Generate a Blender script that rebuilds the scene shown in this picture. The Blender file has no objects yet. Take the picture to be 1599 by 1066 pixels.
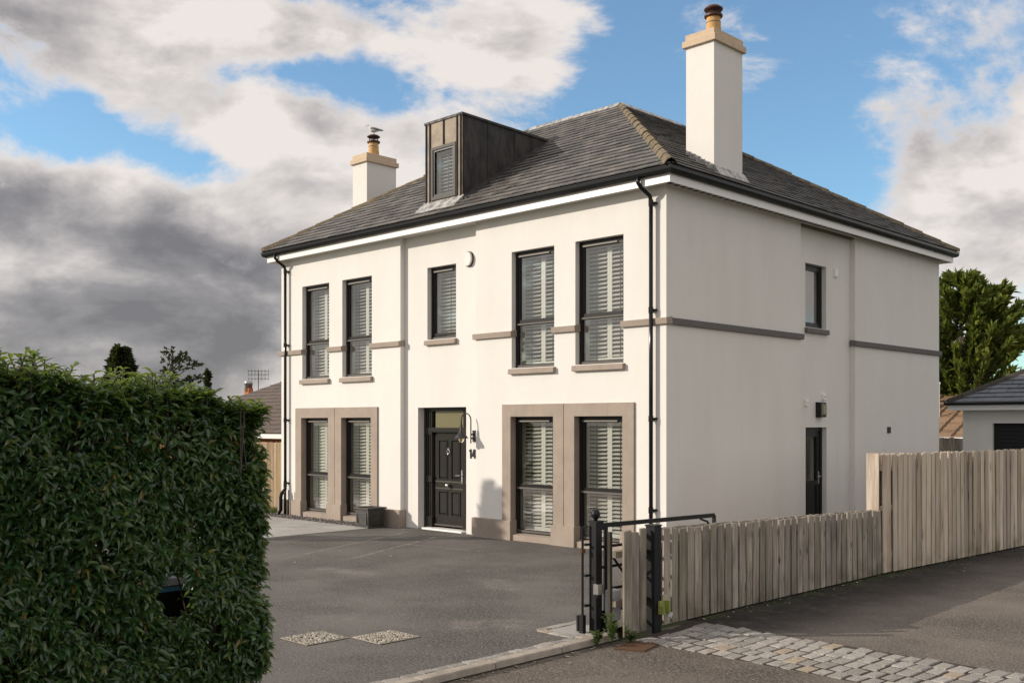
import bpy, math, random
import numpy as np
from mathutils import Vector, Matrix, Euler
random.seed(7); rng = np.random.default_rng(11)
R = math.radians
scene = bpy.context.scene
COL = scene.collection

# ------------------------------------------------------------------ camera
CAM = Vector((10.0775, -13.935, 2.25))
cd = bpy.data.cameras.new('camera'); cam = bpy.data.objects.new('camera', cd); COL.objects.link(cam)
cam.location = CAM; cam.rotation_euler = (R(90), 0, math.atan2(.701, .713))
cd.sensor_width = 36; cd.lens = 1586/1599*36; cd.shift_y = (660-533)/1599; cd.clip_start = .1; cd.clip_end = 3000
scene.camera = cam
scene.cycles.blur_glossy = .5

# ------------------------------------------------------------------ exposure and sun
scene.view_settings.view_transform = 'Standard'; scene.view_settings.look = 'None'
scene.view_settings.gamma = 1; scene.view_settings.use_curve_mapping = False
EXPO = 0.25
scene.view_settings.exposure = EXPO
SUN_EL = R(21.5); SUN_H = Vector((-.69, -.724))
sd = bpy.data.lights.new('sun', 'SUN'); sun = bpy.data.objects.new('sun', sd); COL.objects.link(sun)
sd.energy = 3.6; sd.angle = R(.5); sd.color = (1, .90, .775)
to_sun = Vector((SUN_H.x*math.cos(SUN_EL), SUN_H.y*math.cos(SUN_EL), math.sin(SUN_EL)))
sun.rotation_euler = to_sun.to_track_quat('Z', 'Y').to_euler(); sun.location = (-30, -30, 30)

# ------------------------------------------------------------------ world: Nishita sky with clouds
SKY_STRENGTH = 0.10; FILL_D = .36; FILL_G = -.25; SKY_TINT = (1.06, 1.42, 1.56, 1)
world = bpy.data.worlds.new('World'); scene.world = world; world.use_nodes = True
wn = world.node_tree; wn.nodes.clear(); WL = wn.links.new
def wnode(t, **k):
    n = wn.nodes.new(t)
    for a, b in k.items(): setattr(n, a, b)
    return n
def wput(sock, v):
    if isinstance(v, bpy.types.NodeSocket): WL(v, sock)
    else: sock.default_value = v
def wmath(op, a, b=0.0, c=0.0, clamp=False):
    n = wnode('ShaderNodeMath', operation=op, use_clamp=clamp)
    wput(n.inputs[0], a); wput(n.inputs[1], b); wput(n.inputs[2], c); return n.outputs[0]
def wstep(x, a, b):
    n = wnode('ShaderNodeMapRange', interpolation_type='SMOOTHSTEP')
    wput(n.inputs[0], x); n.inputs[1].default_value = a; n.inputs[2].default_value = b
    n.inputs[3].default_value = 0; n.inputs[4].default_value = 1; return n.outputs[0]
def wmix(f, a, b):
    n = wnode('ShaderNodeMix', data_type='RGBA'); wput(n.inputs[0], f); wput(n.inputs[6], a); wput(n.inputs[7], b); return n.outputs[2]
tc = wnode('ShaderNodeTexCoord'); dirv = tc.outputs['Generated']
sep = wnode('ShaderNodeSeparateXYZ'); WL(dirv, sep.inputs[0]); dx, dy, dz = sep.outputs
sky = wnode('ShaderNodeTexSky', sky_type='NISHITA'); sky.sun_disc = False
sky.sun_elevation = SUN_EL; sky.sun_rotation = math.atan2(SUN_H.x, SUN_H.y)
sky.altitude = 50; sky.air_density = 1.0; sky.dust_density = .6; sky.ozone_density = 1.6
# bearing (relative to the house diagonal) and elevation of a sky direction
rgt = wmath('ADD', wmath('MULTIPLY', dx, .713), wmath('MULTIPLY', dy, .701))
fwd = wmath('ADD', wmath('MULTIPLY', dx, -.701), wmath('MULTIPLY', dy, .713))
az = wmath('ARCTAN2', rgt, fwd); el = wmath('ARCSINE', dz)
# cloud texture on the direction sphere, flattened vertically
def wvec(off=(0, 0, 0), zs=1.9):
    m = wnode('ShaderNodeVectorMath', operation='MULTIPLY_ADD'); WL(dirv, m.inputs[0]); m.inputs[1].default_value = (1, 1, zs); m.inputs[2].default_value = off; return m.outputs[0]
def wnoise(vec, scale, detail, rough, dist=0.0):
    n = wnode('ShaderNodeTexNoise'); WL(vec, n.inputs['Vector']); n.inputs['Scale'].default_value = scale
    n.inputs['Detail'].default_value = detail; n.inputs['Roughness'].default_value = rough; n.inputs['Distortion'].default_value = dist
    return n.outputs[0]
O1 = (3.13, 1.72, .44); LITV = Vector((SUN_H.x, SUN_H.y, .9)).normalized()*.055
big = wnoise(wvec(O1), 4.2, 12, .60, .35)
bigs = wnoise(wvec((O1[0]+LITV.x, O1[1]+LITV.y, O1[2]+LITV.z*1.9)), 4.2, 5, .52, .35)
sml = wnoise(wvec((1.3, 5.2, 2.0)), 12.0, 10, .66, .4)
shd = wnoise(wvec((7.3, 2.2, 1.0), 1.7), 4.6, 9, .56, .3)
# cloud banks: bearings and elevations (given as the pixel they pass through in the reference view), size, density, greyness
def pix(px, py):
    a = math.atan((px-800)/1586); return a, math.atan((660-py)/1586*math.cos(a))
BANKS = [ # px, py, rx, ry, density, grey
 (70, 390, 190, 120, .42, .95), (270, 445, 180, 95, .40, .72), (150, 500, 420, 60, .40, .75), (200, 590, 460, 55, .50, .55), (-150, 480, 200, 200, .3, .7),
 (560, 235, 160, 70, .44, -.22), (440, 225, 110, 55, .26, -.10), (500, 320, 130, 90, .40, -.20),
 (200, 225, 150, 38, -.46, 0), (340, 268, 90, 32, -.46, 0), (450, 110, 130, 30, -.40, 0), (600, 140, 60, 30, -.2, 0), (90, 190, 60, 40, -.2, 0),
 (95, 10, 260, 45, .30, .45), (215, 110, 95, 38, .30, .0), (430, 35, 230, 40, .20, .22), (10, 155, 60, 50, .26, .1),
 (775, 60, 130, 85, .40, .22), (690, 10, 200, 50, .15, .1),
 (1010, 110, 75, 130, -.42, 0), (1000, 260, 110, 120, -.36, 0), (1260, 110, 110, 150, -.42, 0), (1230, 240, 90, 70, -.34, 0), (690, 155, 60, 24, -.26, 0),
 (1480, 215, 120, 55, .28, .06), (1570, 90, 100, 60, .22, .05), (1560, 330, 170, 90, .34, .26), (1400, 330, 70, 80, .08, .05)]
dsum = None; gsum = None
for px, py, rx, ry, dv, gv in BANKS:
    a0, e0 = pix(px, py); ra = rx/1586; re = ry/1586
    u = wmath('DIVIDE', wmath('SUBTRACT', az, a0), ra); v = wmath('DIVIDE', wmath('SUBTRACT', el, e0), re)
    q = wmath('ADD', wmath('MULTIPLY', u, u), wmath('MULTIPLY', v, v))
    g = wmath('EXPONENT', wmath('MULTIPLY', q, -.7))
    dsum = wmath('MULTIPLY_ADD', g, dv, dsum if dsum is not None else 0.0)
    gsum = wmath('MULTIPLY_ADD', g, gv, gsum if gsum is not None else 0.0)
# out of view: added cloud, whitened to set the fill light on shaded faces
rest_d = wstep(wmath('ABSOLUTE', az), .55, 1.1); rest_e = wstep(el, .50, .80)
rest = wmath('MAXIMUM', rest_d, rest_e)
dsum = wmath('MULTIPLY_ADD', rest, FILL_D, dsum); gsum = wmath('MULTIPLY_ADD', rest, FILL_G, gsum)
tot = wmath('ADD', wmath('MULTIPLY_ADD', wmath('SUBTRACT', big, .5), 1.75, .5), wmath('MULTIPLY_ADD', wmath('SUBTRACT', sml, .5), .42, wmath('MULTIPLY', dsum, .74)))
alpha = wstep(tot, .46, .72)
thick = wstep(tot, .56, .84)
lit = wmath('MULTIPLY', wmath('SUBTRACT', big, bigs), 2.6)
gry = wmath('ADD', wmath('ADD', wmath('MULTIPLY', wmath('MINIMUM', gsum, 1.15), .60), wmath('MULTIPLY_ADD', wmath('SUBTRACT', shd, .50), 1.15, wmath('MULTIPLY_ADD', wmath('SUBTRACT', sml, .5), .45, .09))), wmath('MULTIPLY', lit, -1.0))
gry = wmath('MULTIPLY', wmath('MINIMUM', wmath('MAXIMUM', gry, 0.0), 1.0), wmath('MULTIPLY_ADD', thick, .88, .12))
K = 1/(SKY_STRENGTH*2**EXPO)
def kc(r, g, b): return (r*K, g*K, b*K, 1)
n = wnode('ShaderNodeValToRGB'); WL(gry, n.inputs[0]); e = n.color_ramp.elements; e.new(.35); e.new(.7)
for q, (p_, c_) in zip(e, [(0, (.87, .805, .76)), (.35, (.56, .52, .505)), (.7, (.315, .295, .30)), (1, (.205, .194, .203))]): q.position = p_; q.color = (*c_, 1)
kk = wnode('ShaderNodeMix', data_type='RGBA', blend_type='MULTIPLY'); kk.inputs[0].default_value = 1; WL(n.outputs[0], kk.inputs[6]); kk.inputs[7].default_value = (K, K, K, 1); kk.clamp_result = False
cloud = kk.outputs[2]
skyc = wnode('ShaderNodeMix', data_type='RGBA', blend_type='MULTIPLY'); skyc.inputs[0].default_value = 1
WL(sky.outputs[0], skyc.inputs[6]); skyc.inputs[7].default_value = SKY_TINT
final = wmix(wmath('MULTIPLY_ADD', alpha, .93, .04), skyc.outputs[2], cloud)
bg = wnode('ShaderNodeBackground'); WL(final, bg.inputs[0]); bg.inputs[1].default_value = SKY_STRENGTH
wo = wnode('ShaderNodeOutputWorld'); WL(bg.outputs[0], wo.inputs[0])
world.cycles.sampling_method = 'MANUAL'; world.cycles.sample_map_resolution = 1024

# ------------------------------------------------------------------ material helpers
class M:
    def __init__(s, name):
        s.m = bpy.data.materials.new(name); s.m.use_nodes = True; s.t = s.m.node_tree; s.n = s.t.nodes
        s.b = s.n['Principled BSDF']; s.out = s.n['Material Output']; s._tc = None
    def link(s, a, b): s.t.links.new(a, b)
    def put(s, sock, v):
        if isinstance(v, bpy.types.NodeSocket): s.link(v, sock)
        elif isinstance(v, tuple) and len(v) == 3 and sock.type == 'RGBA': sock.default_value = (*v, 1)
        else: sock.default_value = v
    def set(s, **k):
        for a, v in k.items(): s.put(s.b.inputs[a.replace('_', ' ')], v)
        return s
    def node(s, t, **k):
        n = s.n.new(t)
        for a, b in k.items(): setattr(n, a, b)
        return n
    @property
    def obj(s):
        if not s._tc: s._tc = s.node('ShaderNodeTexCoord')
        return s._tc.outputs['Object']
    def pos(s): return s.node('ShaderNodeNewGeometry').outputs['Position']
    def vec(s, v, scale=(1, 1, 1), loc=(0, 0, 0), rot=(0, 0, 0)):
        n = s.node('ShaderNodeMapping'); s.link(v, n.inputs[0]); s.put(n.inputs[1], loc); n.inputs[2].default_value = rot; n.inputs[3].default_value = scale; return n.outputs[0]
    def noise(s, v, scale, detail=4, rough=.55, dist=0):
        n = s.node('ShaderNodeTexNoise'); s.link(v, n.inputs['Vector']); n.inputs['Scale'].default_value = scale; n.inputs['Detail'].default_value = detail
        n.inputs['Roughness'].default_value = rough; n.inputs['Distortion'].default_value = dist; return n.outputs[0]
    def voro(s, v, scale, feature='F1', out='Distance'):
        n = s.node('ShaderNodeTexVoronoi', feature=feature); s.link(v, n.inputs['Vector']); n.inputs['Scale'].default_value = scale; return n.outputs[out]
    def math(s, op, a, b=0.0, c=0.0, clamp=False):
        n = s.node('ShaderNodeMath', operation=op, use_clamp=clamp); s.put(n.inputs[0], a); s.put(n.inputs[1], b); s.put(n.inputs[2], c); return n.outputs[0]
    def step(s, x, a, b, lo=0.0, hi=1.0):
        n = s.node('ShaderNodeMapRange', interpolation_type='SMOOTHSTEP'); s.put(n.inputs[0], x)
        for i, v in enumerate((a, b, lo, hi)): n.inputs[i+1].default_value = v
        return n.outputs[0]
    def mix(s, f, a, b, mode='MIX'):
        n = s.node('ShaderNodeMix', data_type='RGBA', blend_type=mode); s.put(n.inputs[0], f); s.put(n.inputs[6], a); s.put(n.inputs[7], b); return n.outputs[2]
    def ramp(s, f, stops):
        n = s.node('ShaderNodeValToRGB'); s.put(n.inputs[0], f); e = n.color_ramp.elements
        while len(e) < len(stops): e.new(.5)
        for q, (p, c) in zip(e, stops): q.position = p; q.color = (*c, 1)
        return n.outputs[0]
    def rnd(s):
        a = s.node('ShaderNodeObjectInfo').outputs['Random']; b = s.node('ShaderNodeNewGeometry').outputs['Random Per Island']
        return s.math('FRACT', s.math('ADD', a, b))
    def bump(s, h, strength=.3, dist=.01):
        n = s.node('ShaderNodeBump'); s.put(n.inputs['Height'], h); n.inputs['Strength'].default_value = strength; n.inputs['Distance'].default_value = dist
        s.link(n.outputs[0], s.b.inputs['Normal']); return s
MAT = {}
def flat(name, c, rough=.6, metal=0.0, spec=.5, vary=.12, scale=6):
    m = M(name); f = m.noise(m.pos(), scale, 5, .6)
    lo = tuple(x*(1-vary) for x in c); hi = tuple(min(1, x*(1+vary)) for x in c)
    m.set(Base_Color=m.mix(f, lo, hi), Roughness=rough, Metallic=metal); m.b.inputs['Specular IOR Level'].default_value = spec
    MAT[name] = m.m; return m

# white painted render
m = M('white_render'); p = m.pos()
st = m.noise(m.vec(p, (1.2, 1.2, .35)), 1.1, 6, .6); fine = m.noise(p, 60, 4, .7)
streak = m.step(m.noise(m.vec(p, (5, 5, .25)), 1.0, 5, .65), .56, .80)
c = m.mix(m.step(st, .35, .75), (.725, .705, .67), (.69, .665, .63))
c = m.mix(m.math('MULTIPLY', streak, .15), c, (.55, .52, .475))
m.set(Base_Color=c, Roughness=.85); m.b.inputs['Specular IOR Level'].default_value = .25
hgt = m.math('ADD', fine, m.math('MULTIPLY', m.noise(p, 5, 4), 2.2)); m.bump(hgt, .45, .006); MAT['white'] = m.m
# taupe masonry trim
m = M('taupe_trim'); p = m.pos()
c = m.mix(m.step(m.noise(p, 2.3, 6, .65), .35, .7), (.335, .275, .225), (.285, .233, .190))
c = m.mix(m.math('MULTIPLY', m.step(m.noise(m.vec(p, (6, 6, .8)), 1.5, 5, .6), .55, .75), .3), c, (.19, .155, .13))
m.set(Base_Color=c, Roughness=.8); m.bump(m.noise(p, 70, 4, .7), .25, .003); MAT['taupe'] = m.m
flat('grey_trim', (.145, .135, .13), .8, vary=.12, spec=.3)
flat('cap_stone', (.55, .425, .30), .85, vary=.18, scale=5)
flat('terracotta', (.52, .31, .12), .75, vary=.25, scale=9)
flat('cowl', (.06, .018, .014), .5, vary=.3)
flat('pvc_white', (.78, .77, .75), .35, vary=.03)
flat('pvc_black', (.012, .0125, .0135), .16, vary=.15, spec=.25)
flat('frame', (.018, .017, .017), .3, vary=.12, spec=.2)
flat('frame_light', (.075, .068, .06), .5, vary=.1, spec=.15)
flat('door_paint', (.024, .022, .019), .25, vary=.25, scale=14, spec=.22)
flat('chrome', (.75, .75, .76), .18, metal=1.0, vary=.03)
flat('vent_metal', (.22, .20, .175), .5, vary=.1, spec=.2)
flat('shutter', (.70, .68, .62), .5, vary=.04)
flat('inner', (.13, .115, .085), .9, vary=.1, scale=1)
flat('iron', (.012, .0125, .014), .45, vary=.3, scale=20, spec=.25)
flat('rust', (.105, .060, .034), .9, vary=.45, scale=24, spec=.2)
flat('grey_box', (.50, .51, .53), .5, vary=.05)
flat('bin_black', (.012, .012, .013), .4)
flat('bin_blue', (.12, .34, .78), .3)
flat('green_bracket', (.24, .28, .07), .6, vary=.2, scale=18)
flat('sensor_white', (.84, .83, .81), .45, vary=.04)
flat('soffit', (.62, .60, .57), .5, vary=.05)
flat('brick_orange', (.43, .15, .055), .85, vary=.25, scale=14)
flat('bark', (.075, .06, .047), .9, vary=.35, scale=10)
flat('soil', (.04, .03, .022), .95, vary=.4, scale=12)
flat('mossy', (.045, .07, .016), .95, vary=.5, scale=14)
flat('cream_wall', (.62, .52, .36), .85, vary=.06)
flat('gull_white', (.80, .79, .77), .7, vary=.04)
flat('gull_grey', (.20, .21, .23), .7, vary=.1)
flat('gull_dark', (.02, .018, .016), .6)
flat('beak', (.12, .04, .02), .5)
flat('flue', (.45, .45, .46), .3, metal=.8)
# anthracite planter / lead
m = M('lead'); p = m.pos()
c = m.mix(m.step(m.noise(m.vec(p, (3, 3, 1)), 2.0, 6, .65), .35, .7), (.026, .025, .026), (.060, .055, .051))
m.set(Base_Color=c, Roughness=m.step(m.noise(p, 5), .3, .7, .45, .65), Specular_IOR_Level=.25); m.bump(m.noise(p, 9, 3), .2, .01); MAT['lead'] = m.m
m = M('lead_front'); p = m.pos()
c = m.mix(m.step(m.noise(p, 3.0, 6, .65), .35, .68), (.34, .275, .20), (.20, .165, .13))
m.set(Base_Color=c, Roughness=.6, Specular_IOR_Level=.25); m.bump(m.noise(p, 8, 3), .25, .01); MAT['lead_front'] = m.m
m = M('lead_pale'); p = m.pos()
c = m.mix(m.step(m.noise(m.vec(p, (6, 6, 2)), 1.6, 6, .7), .4, .62), (.52, .50, .48), (.20, .19, .18))
m.set(Base_Color=c, Roughness=.55, Metallic=.2); m.bump(m.noise(p, 14, 3), .3, .01); MAT['lead_pale'] = m.m
m = M('planter_paint'); p = m.pos()
m.set(Base_Color=m.mix(m.step(m.noise(p, 9, 6, .65), .35, .7), (.030, .029, .027), (.060, .056, .052)), Roughness=.55); MAT['planter'] = m.m
# slate
def slate_mat(name, a, b, lich):
    m = M(name); p = m.pos(); r = m.rnd()
    c = m.mix(r, a, b)
    c = m.mix(m.math('MULTIPLY', m.step(m.noise(p, 11, 6, .7), .45, .75), .45), c, tuple(x*1.7 for x in b))
    c = m.mix(m.math('MULTIPLY', m.step(m.noise(p, 1.1, 5, .6), .5, .75), .35), c, lich)
    m.set(Base_Color=c, Roughness=m.step(r, 0, 1, .48, .68)); m.b.inputs['Specular IOR Level'].default_value = .5
    m.bump(m.noise(p, 30, 5, .7), .35, .004); MAT[name] = m.m
slate_mat('slate', (.062, .058, .055), (.170, .157, .146), (.19, .165, .125))
slate_mat('slate_blue', (.060, .070, .086), (.125, .140, .165), (.15, .15, .15))
slate_mat('pantile', (.17, .105, .062), (.25, .16, .095), (.12, .10, .06))
slate_mat('pantile_dark', (.085, .060, .046), (.125, .088, .066), (.09, .08, .06))
m = M('hip_tile'); p = m.pos(); r = m.rnd()
c = m.mix(r, (.10, .078, .052), (.17, .135, .09))
c = m.mix(m.step(m.noise(p, 9, 6, .7), .50, .66), c, (.25, .19, .085))
c = m.mix(m.step(m.noise(p, 22, 5, .7), .62, .72), c, (.40, .37, .28))
m.set(Base_Color=c, Roughness=.9); m.bump(m.noise(p, 35, 5, .7), .6, .01); MAT['hip'] = m.m
# glass pane: clear with a fresnel mirror coat
m = M('window_glass'); tr = m.node('ShaderNodeBsdfTransparent'); tr.inputs[0].default_value = (.86, .88, .86, 1)
gl = m.node('ShaderNodeBsdfGlossy'); gl.inputs['Roughness'].default_value = .012
lw = m.node('ShaderNodeLayerWeight'); lw.inputs[0].default_value = .5
fz_ = m.math('POWER', lw.outputs['Facing'], 3.2)
bn = m.node('ShaderNodeBump'); bn.inputs['Strength'].default_value = .02; bn.inputs['Distance'].default_value = .01
m.link(m.noise(m.pos(), 1.1, 1), bn.inputs['Height']); m.link(bn.outputs[0], gl.inputs['Normal'])
mx = m.node('ShaderNodeMixShader'); m.link(m.math('MULTIPLY_ADD', fz_, .75, .17, clamp=True), mx.inputs[0]); m.link(tr.outputs[0], mx.inputs[1]); m.link(gl.outputs[0], mx.inputs[2])
m.link(mx.outputs[0], m.out.inputs[0]); MAT['glass'] = m.m
m = M('frosted_glass'); m.set(Base_Color=(.17, .155, .085), Roughness=.12); MAT['dim_glass'] = m.m
m = M('lamp_glass'); m.set(Base_Color=(.75, .62, .30), Roughness=.05); m.b.inputs['Transmission Weight'].default_value = .8; MAT['lamp_glass'] = m.m
# tarmac
def tarmac(name, lo, hi, sand, streaks=False, moss=False):
    m = M(name); p = m.pos()
    sp = m.noise(p, 40, 2, .85); sp2 = m.noise(p, 21, 4, .8); big = m.noise(p, .55, 6, .6); mid = m.noise(p, 2.6, 6, .65)
    c = m.mix(m.step(sp, .40, .62), lo, hi)
    c = m.mix(m.math('MULTIPLY', m.step(sp2, .56, .66), .75), c, tuple(min(1, x*2.0) for x in hi))
    c = m.mix(m.step(big, .30, .72, .0, .55), c, tuple(x*1.35 for x in hi))
    c = m.mix(m.math('MULTIPLY', m.step(mid, .52, .74), .40), c, sand)
    if streaks:
        for (x0, y0, x1, y1, w, k) in ((-6.35, -.12, -4.3, -4.9, .06, .6), (-5.25, -.25, -3.55, -4.0, .06, .7), (-7.3, -2.2, -2.2, -1.55, .035, .75), (-.5, -3.7, .6, -4.3, .35, .28), (-3.2, -4.8, -1.8, -4.6, .28, .42), (1.6, -6.4, 2.3, -5.6, .45, .30), (.1, -7.3, .6, -6.8, .30, .25)):
            L = math.hypot(x1-x0, y1-y0); a = math.atan2(y1-y0, x1-x0)
            s = m.node('ShaderNodeSeparateXYZ')
            sub = m.node('ShaderNodeVectorMath', operation='SUBTRACT'); m.link(p, sub.inputs[0]); sub.inputs[1].default_value = ((x0+x1)/2, (y0+y1)/2, 0)
            rt = m.node('ShaderNodeVectorRotate', rotation_type='Z_AXIS'); m.link(sub.outputs[0], rt.inputs[0]); rt.inputs['Angle'].default_value = -a
            m.link(rt.outputs[0], s.inputs[0])
            wob = m.math('MULTIPLY', m.math('SUBTRACT', m.noise(p, 1.7, 4, .6), .5), .12)
            d = m.math('ABSOLUTE', m.math('ADD', s.outputs[1], wob)); f = m.step(d, w*.2, w, 1, 0)
            e = m.step(m.math('ABSOLUTE', s.outputs[0]), L*.35, L*.52, 1, 0)
            br = m.step(m.noise(p, 4.5, 5, .7), .36, .58)
            c = m.mix(m.math('MULTIPLY', m.math('MULTIPLY', m.math('MULTIPLY', f, e), br), k), c, (.30, .27, .235))
    if moss:  # damp stain darkened to paint in the fence's cast shade, then green moss
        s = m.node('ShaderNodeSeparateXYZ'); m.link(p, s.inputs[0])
        damp_shade = m.math('ADD', m.step(s.outputs[0], 3.6, 5.4, 1, 0), m.math('MULTIPLY', m.math('SUBTRACT', m.noise(p, 1.3, 5, .65), .5), .9), clamp=True)
        f = m.math('MULTIPLY', damp_shade, m.step(m.noise(p, 6, 6, .7), .15, .5))
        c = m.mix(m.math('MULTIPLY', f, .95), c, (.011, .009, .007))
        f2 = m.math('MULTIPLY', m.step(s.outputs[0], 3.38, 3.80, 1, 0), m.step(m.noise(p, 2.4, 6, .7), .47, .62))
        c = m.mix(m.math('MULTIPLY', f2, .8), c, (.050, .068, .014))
    m.set(Base_Color=c, Roughness=m.step(sp, .3, .7, .72, .95)); m.b.inputs['Specular IOR Level'].default_value = .35
    m.bump(m.math('ADD', sp, sp2), 1.0, .012); MAT[name] = m.m
tarmac('tarmac_drive', (.026, .0245, .023), (.160, .147, .134), (.17, .154, .138), streaks=True)
tarmac('tarmac_lane', (.034, .029, .024), (.19, .163, .136), (.20, .165, .13), moss=True)  # moss also brings the shade painted along the fence
tarmac('tarmac_road', (.030, .025, .021), (.165, .139, .114), (.20, .163, .128))
# granite
m = M('granite'); p = m.pos(); r = m.rnd(); sp = m.noise(p, 80, 4, .8)
c = m.mix(r, (.27, .25, .225), (.46, .43, .39)); c = m.mix(m.step(sp, .50, .64), c, (.09, .08, .07))
c = m.mix(m.math('MULTIPLY', m.step(m.noise(p, 14, 5, .7), .5, .68), .55), c, (.17, .15, .125))
c = m.mix(m.math('MULTIPLY', m.step(r, .92, .95), .55), c, (.34, .24, .14))
m.set(Base_Color=c, Roughness=.85); m.bump(m.math('ADD', m.noise(p, 22, 5, .7), sp), .7, .012); MAT['granite'] = m.m
m = M('kerb_concrete'); p = m.pos()
c = m.mix(m.step(m.noise(p, 5, 6, .7), .35, .7), (.40, .35, .29), (.27, .235, .195)); c = m.mix(m.step(m.noise(p, 120, 3, .7), .55, .7), c, (.16, .14, .12))
m.set(Base_Color=c, Roughness=.9); m.bump(m.noise(p, 60, 4, .7), .4, .005); MAT['kerb'] = m.m
m = M('flagstone'); p = m.pos(); r = m.rnd()
c = m.mix(r, (.33, .315, .295), (.42, .40, .37)); c = m.mix(m.math('MULTIPLY', m.step(m.noise(p, 3, 6, .65), .45, .7), .5), c, (.26, .24, .215))
m.set(Base_Color=c, Roughness=.7); m.bump(m.noise(p, 50, 4, .7), .2, .004); MAT['flag'] = m.m
m = M('pebble'); r = m.rnd(); m.set(Base_Color=m.ramp(r, [(0, (.05, .045, .045)), (.5, (.10, .085, .085)), (.85, (.17, .14, .13)), (1, (.30, .27, .25))]), Roughness=.6); MAT['pebble'] = m.m
m = M('pebble_pale'); r = m.rnd(); m.set(Base_Color=m.ramp(r, [(0, (.24, .215, .175)), (.5, (.36, .325, .27)), (1, (.50, .46, .39))]), Roughness=.8); MAT['pebble_pale'] = m.m
# weathered timber
def wood(name, a, b, dark, green=0.0):
    m = M(name); o = m.obj; r = m.rnd()
    off = m.node('ShaderNodeCombineXYZ'); m.link(m.math('MULTIPLY', r, 37.0), off.inputs[0]); m.link(m.math('MULTIPLY', r, 91.0), off.inputs[2])
    v = m.vec(o, (1, 1, 1), off.outputs[0])
    grain = m.noise(m.vec(v, (16, 16, .9)), 2.2, 6, .65, .4); blot = m.noise(m.vec(v, (2.5, 2.5, 1.3)), 1.2, 5, .6)
    kn = m.voro(m.vec(v, (7, 7, 2.2)), 1.0)
    c = m.mix(m.step(grain, .33, .70), a, b); c = m.mix(m.step(r, 0, 1, .0, .45), c, tuple(x*.62 for x in a))
    c = m.mix(m.math('MULTIPLY', m.step(blot, .46, .72), .55), c, dark)
    c = m.mix(m.step(kn, .05, .15, .85, 0), c, tuple(x*.42 for x in dark))
    if green:
        s = m.node('ShaderNodeSeparateXYZ'); m.link(m.pos(), s.inputs[0])
        f = m.math('MULTIPLY', m.step(s.outputs[2], .02, .38, 1, 0), m.step(m.noise(m.pos(), 3, 5, .6), .36, .66))
        c = m.mix(m.math('MULTIPLY', f, green), c, (.060, .065, .024))
    c = m.mix(1.0, c, m.ramp(m.math('FRACT', m.math('MULTIPLY', r, 7.31)), [(0, (1.0, .97, .92)), (.3, (.80, .79, .70)), (.5, (1.12, 1.06, 1.0)), (.75, (.93, .91, .90)), (1, (.70, .66, .62))]), 'MULTIPLY')
    m.set(Base_Color=c, Roughness=.85); m.b.inputs['Specular IOR Level'].default_value = .3; m.bump(grain, .6, .006); MAT[name] = m.m
wood('wood_grey', (.25, .225, .195), (.54, .49, .43), (.13, .11, .09), .6)
wood('wood_warm', (.52, .45, .365), (.78, .70, .60), (.27, .215, .16), .5)
wood('wood_post', (.05, .046, .04), (.085, .075, .066), (.03, .026, .022))
wood('wood_far', (.36, .26, .165), (.50, .385, .26), (.22, .155, .10))
# foliage
def leafmat(name, stops, rough=.4, transl=.25, spec=.5):
    m = M(name); r = m.rnd(); c = m.ramp(r, stops)
    c = m.mix(m.math('MULTIPLY', m.noise(m.pos(), 2.0, 3), .35), c, tuple(x*.6 for x in stops[0][1]))
    m.set(Base_Color=c, Roughness=rough); m.b.inputs['Specular IOR Level'].default_value = spec
    t = m.node('ShaderNodeBsdfTranslucent'); m.link(m.mix(.6, c, (.34, .42, .05)), t.inputs[0])
    x = m.node('ShaderNodeMixShader'); x.inputs[0].default_value = transl; m.link(m.b.outputs[0], x.inputs[1]); m.link(t.outputs[0], x.inputs[2]); m.link(x.outputs[0], m.out.inputs[0]); MAT[name] = m.m
leafmat('leaf', [(0, (.021, .064, .026)), (.4, (.044, .118, .044)), (.8, (.088, .180, .060)), (.95, (.15, .23, .068)), (.985, (.20, .20, .06)), (1, (.30, .17, .035))], .20, .42, .9)
leafmat('conifer', [(0, (.032, .056, .016)), (.5, (.105, .145, .032)), (1, (.28, .29, .05))], .7, .3, .25)
leafmat('far_conifer', [(0, (.014, .022, .014)), (1, (.030, .040, .022))], .8, .1, .2)
leafmat('weed', [(0, (.045, .085, .02)), (1, (.095, .15, .04))], .5, .3)
leafmat('grass_blade', [(0, (.045, .075, .015)), (1, (.09, .12, .03))], .7, .25)
m = M('lawn'); m.set(Base_Color=m.mix(m.noise(m.pos(), .8, 6, .6), (.030, .045, .014), (.06, .075, .025)), Roughness=.95); MAT['lawn'] = m.m

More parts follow.
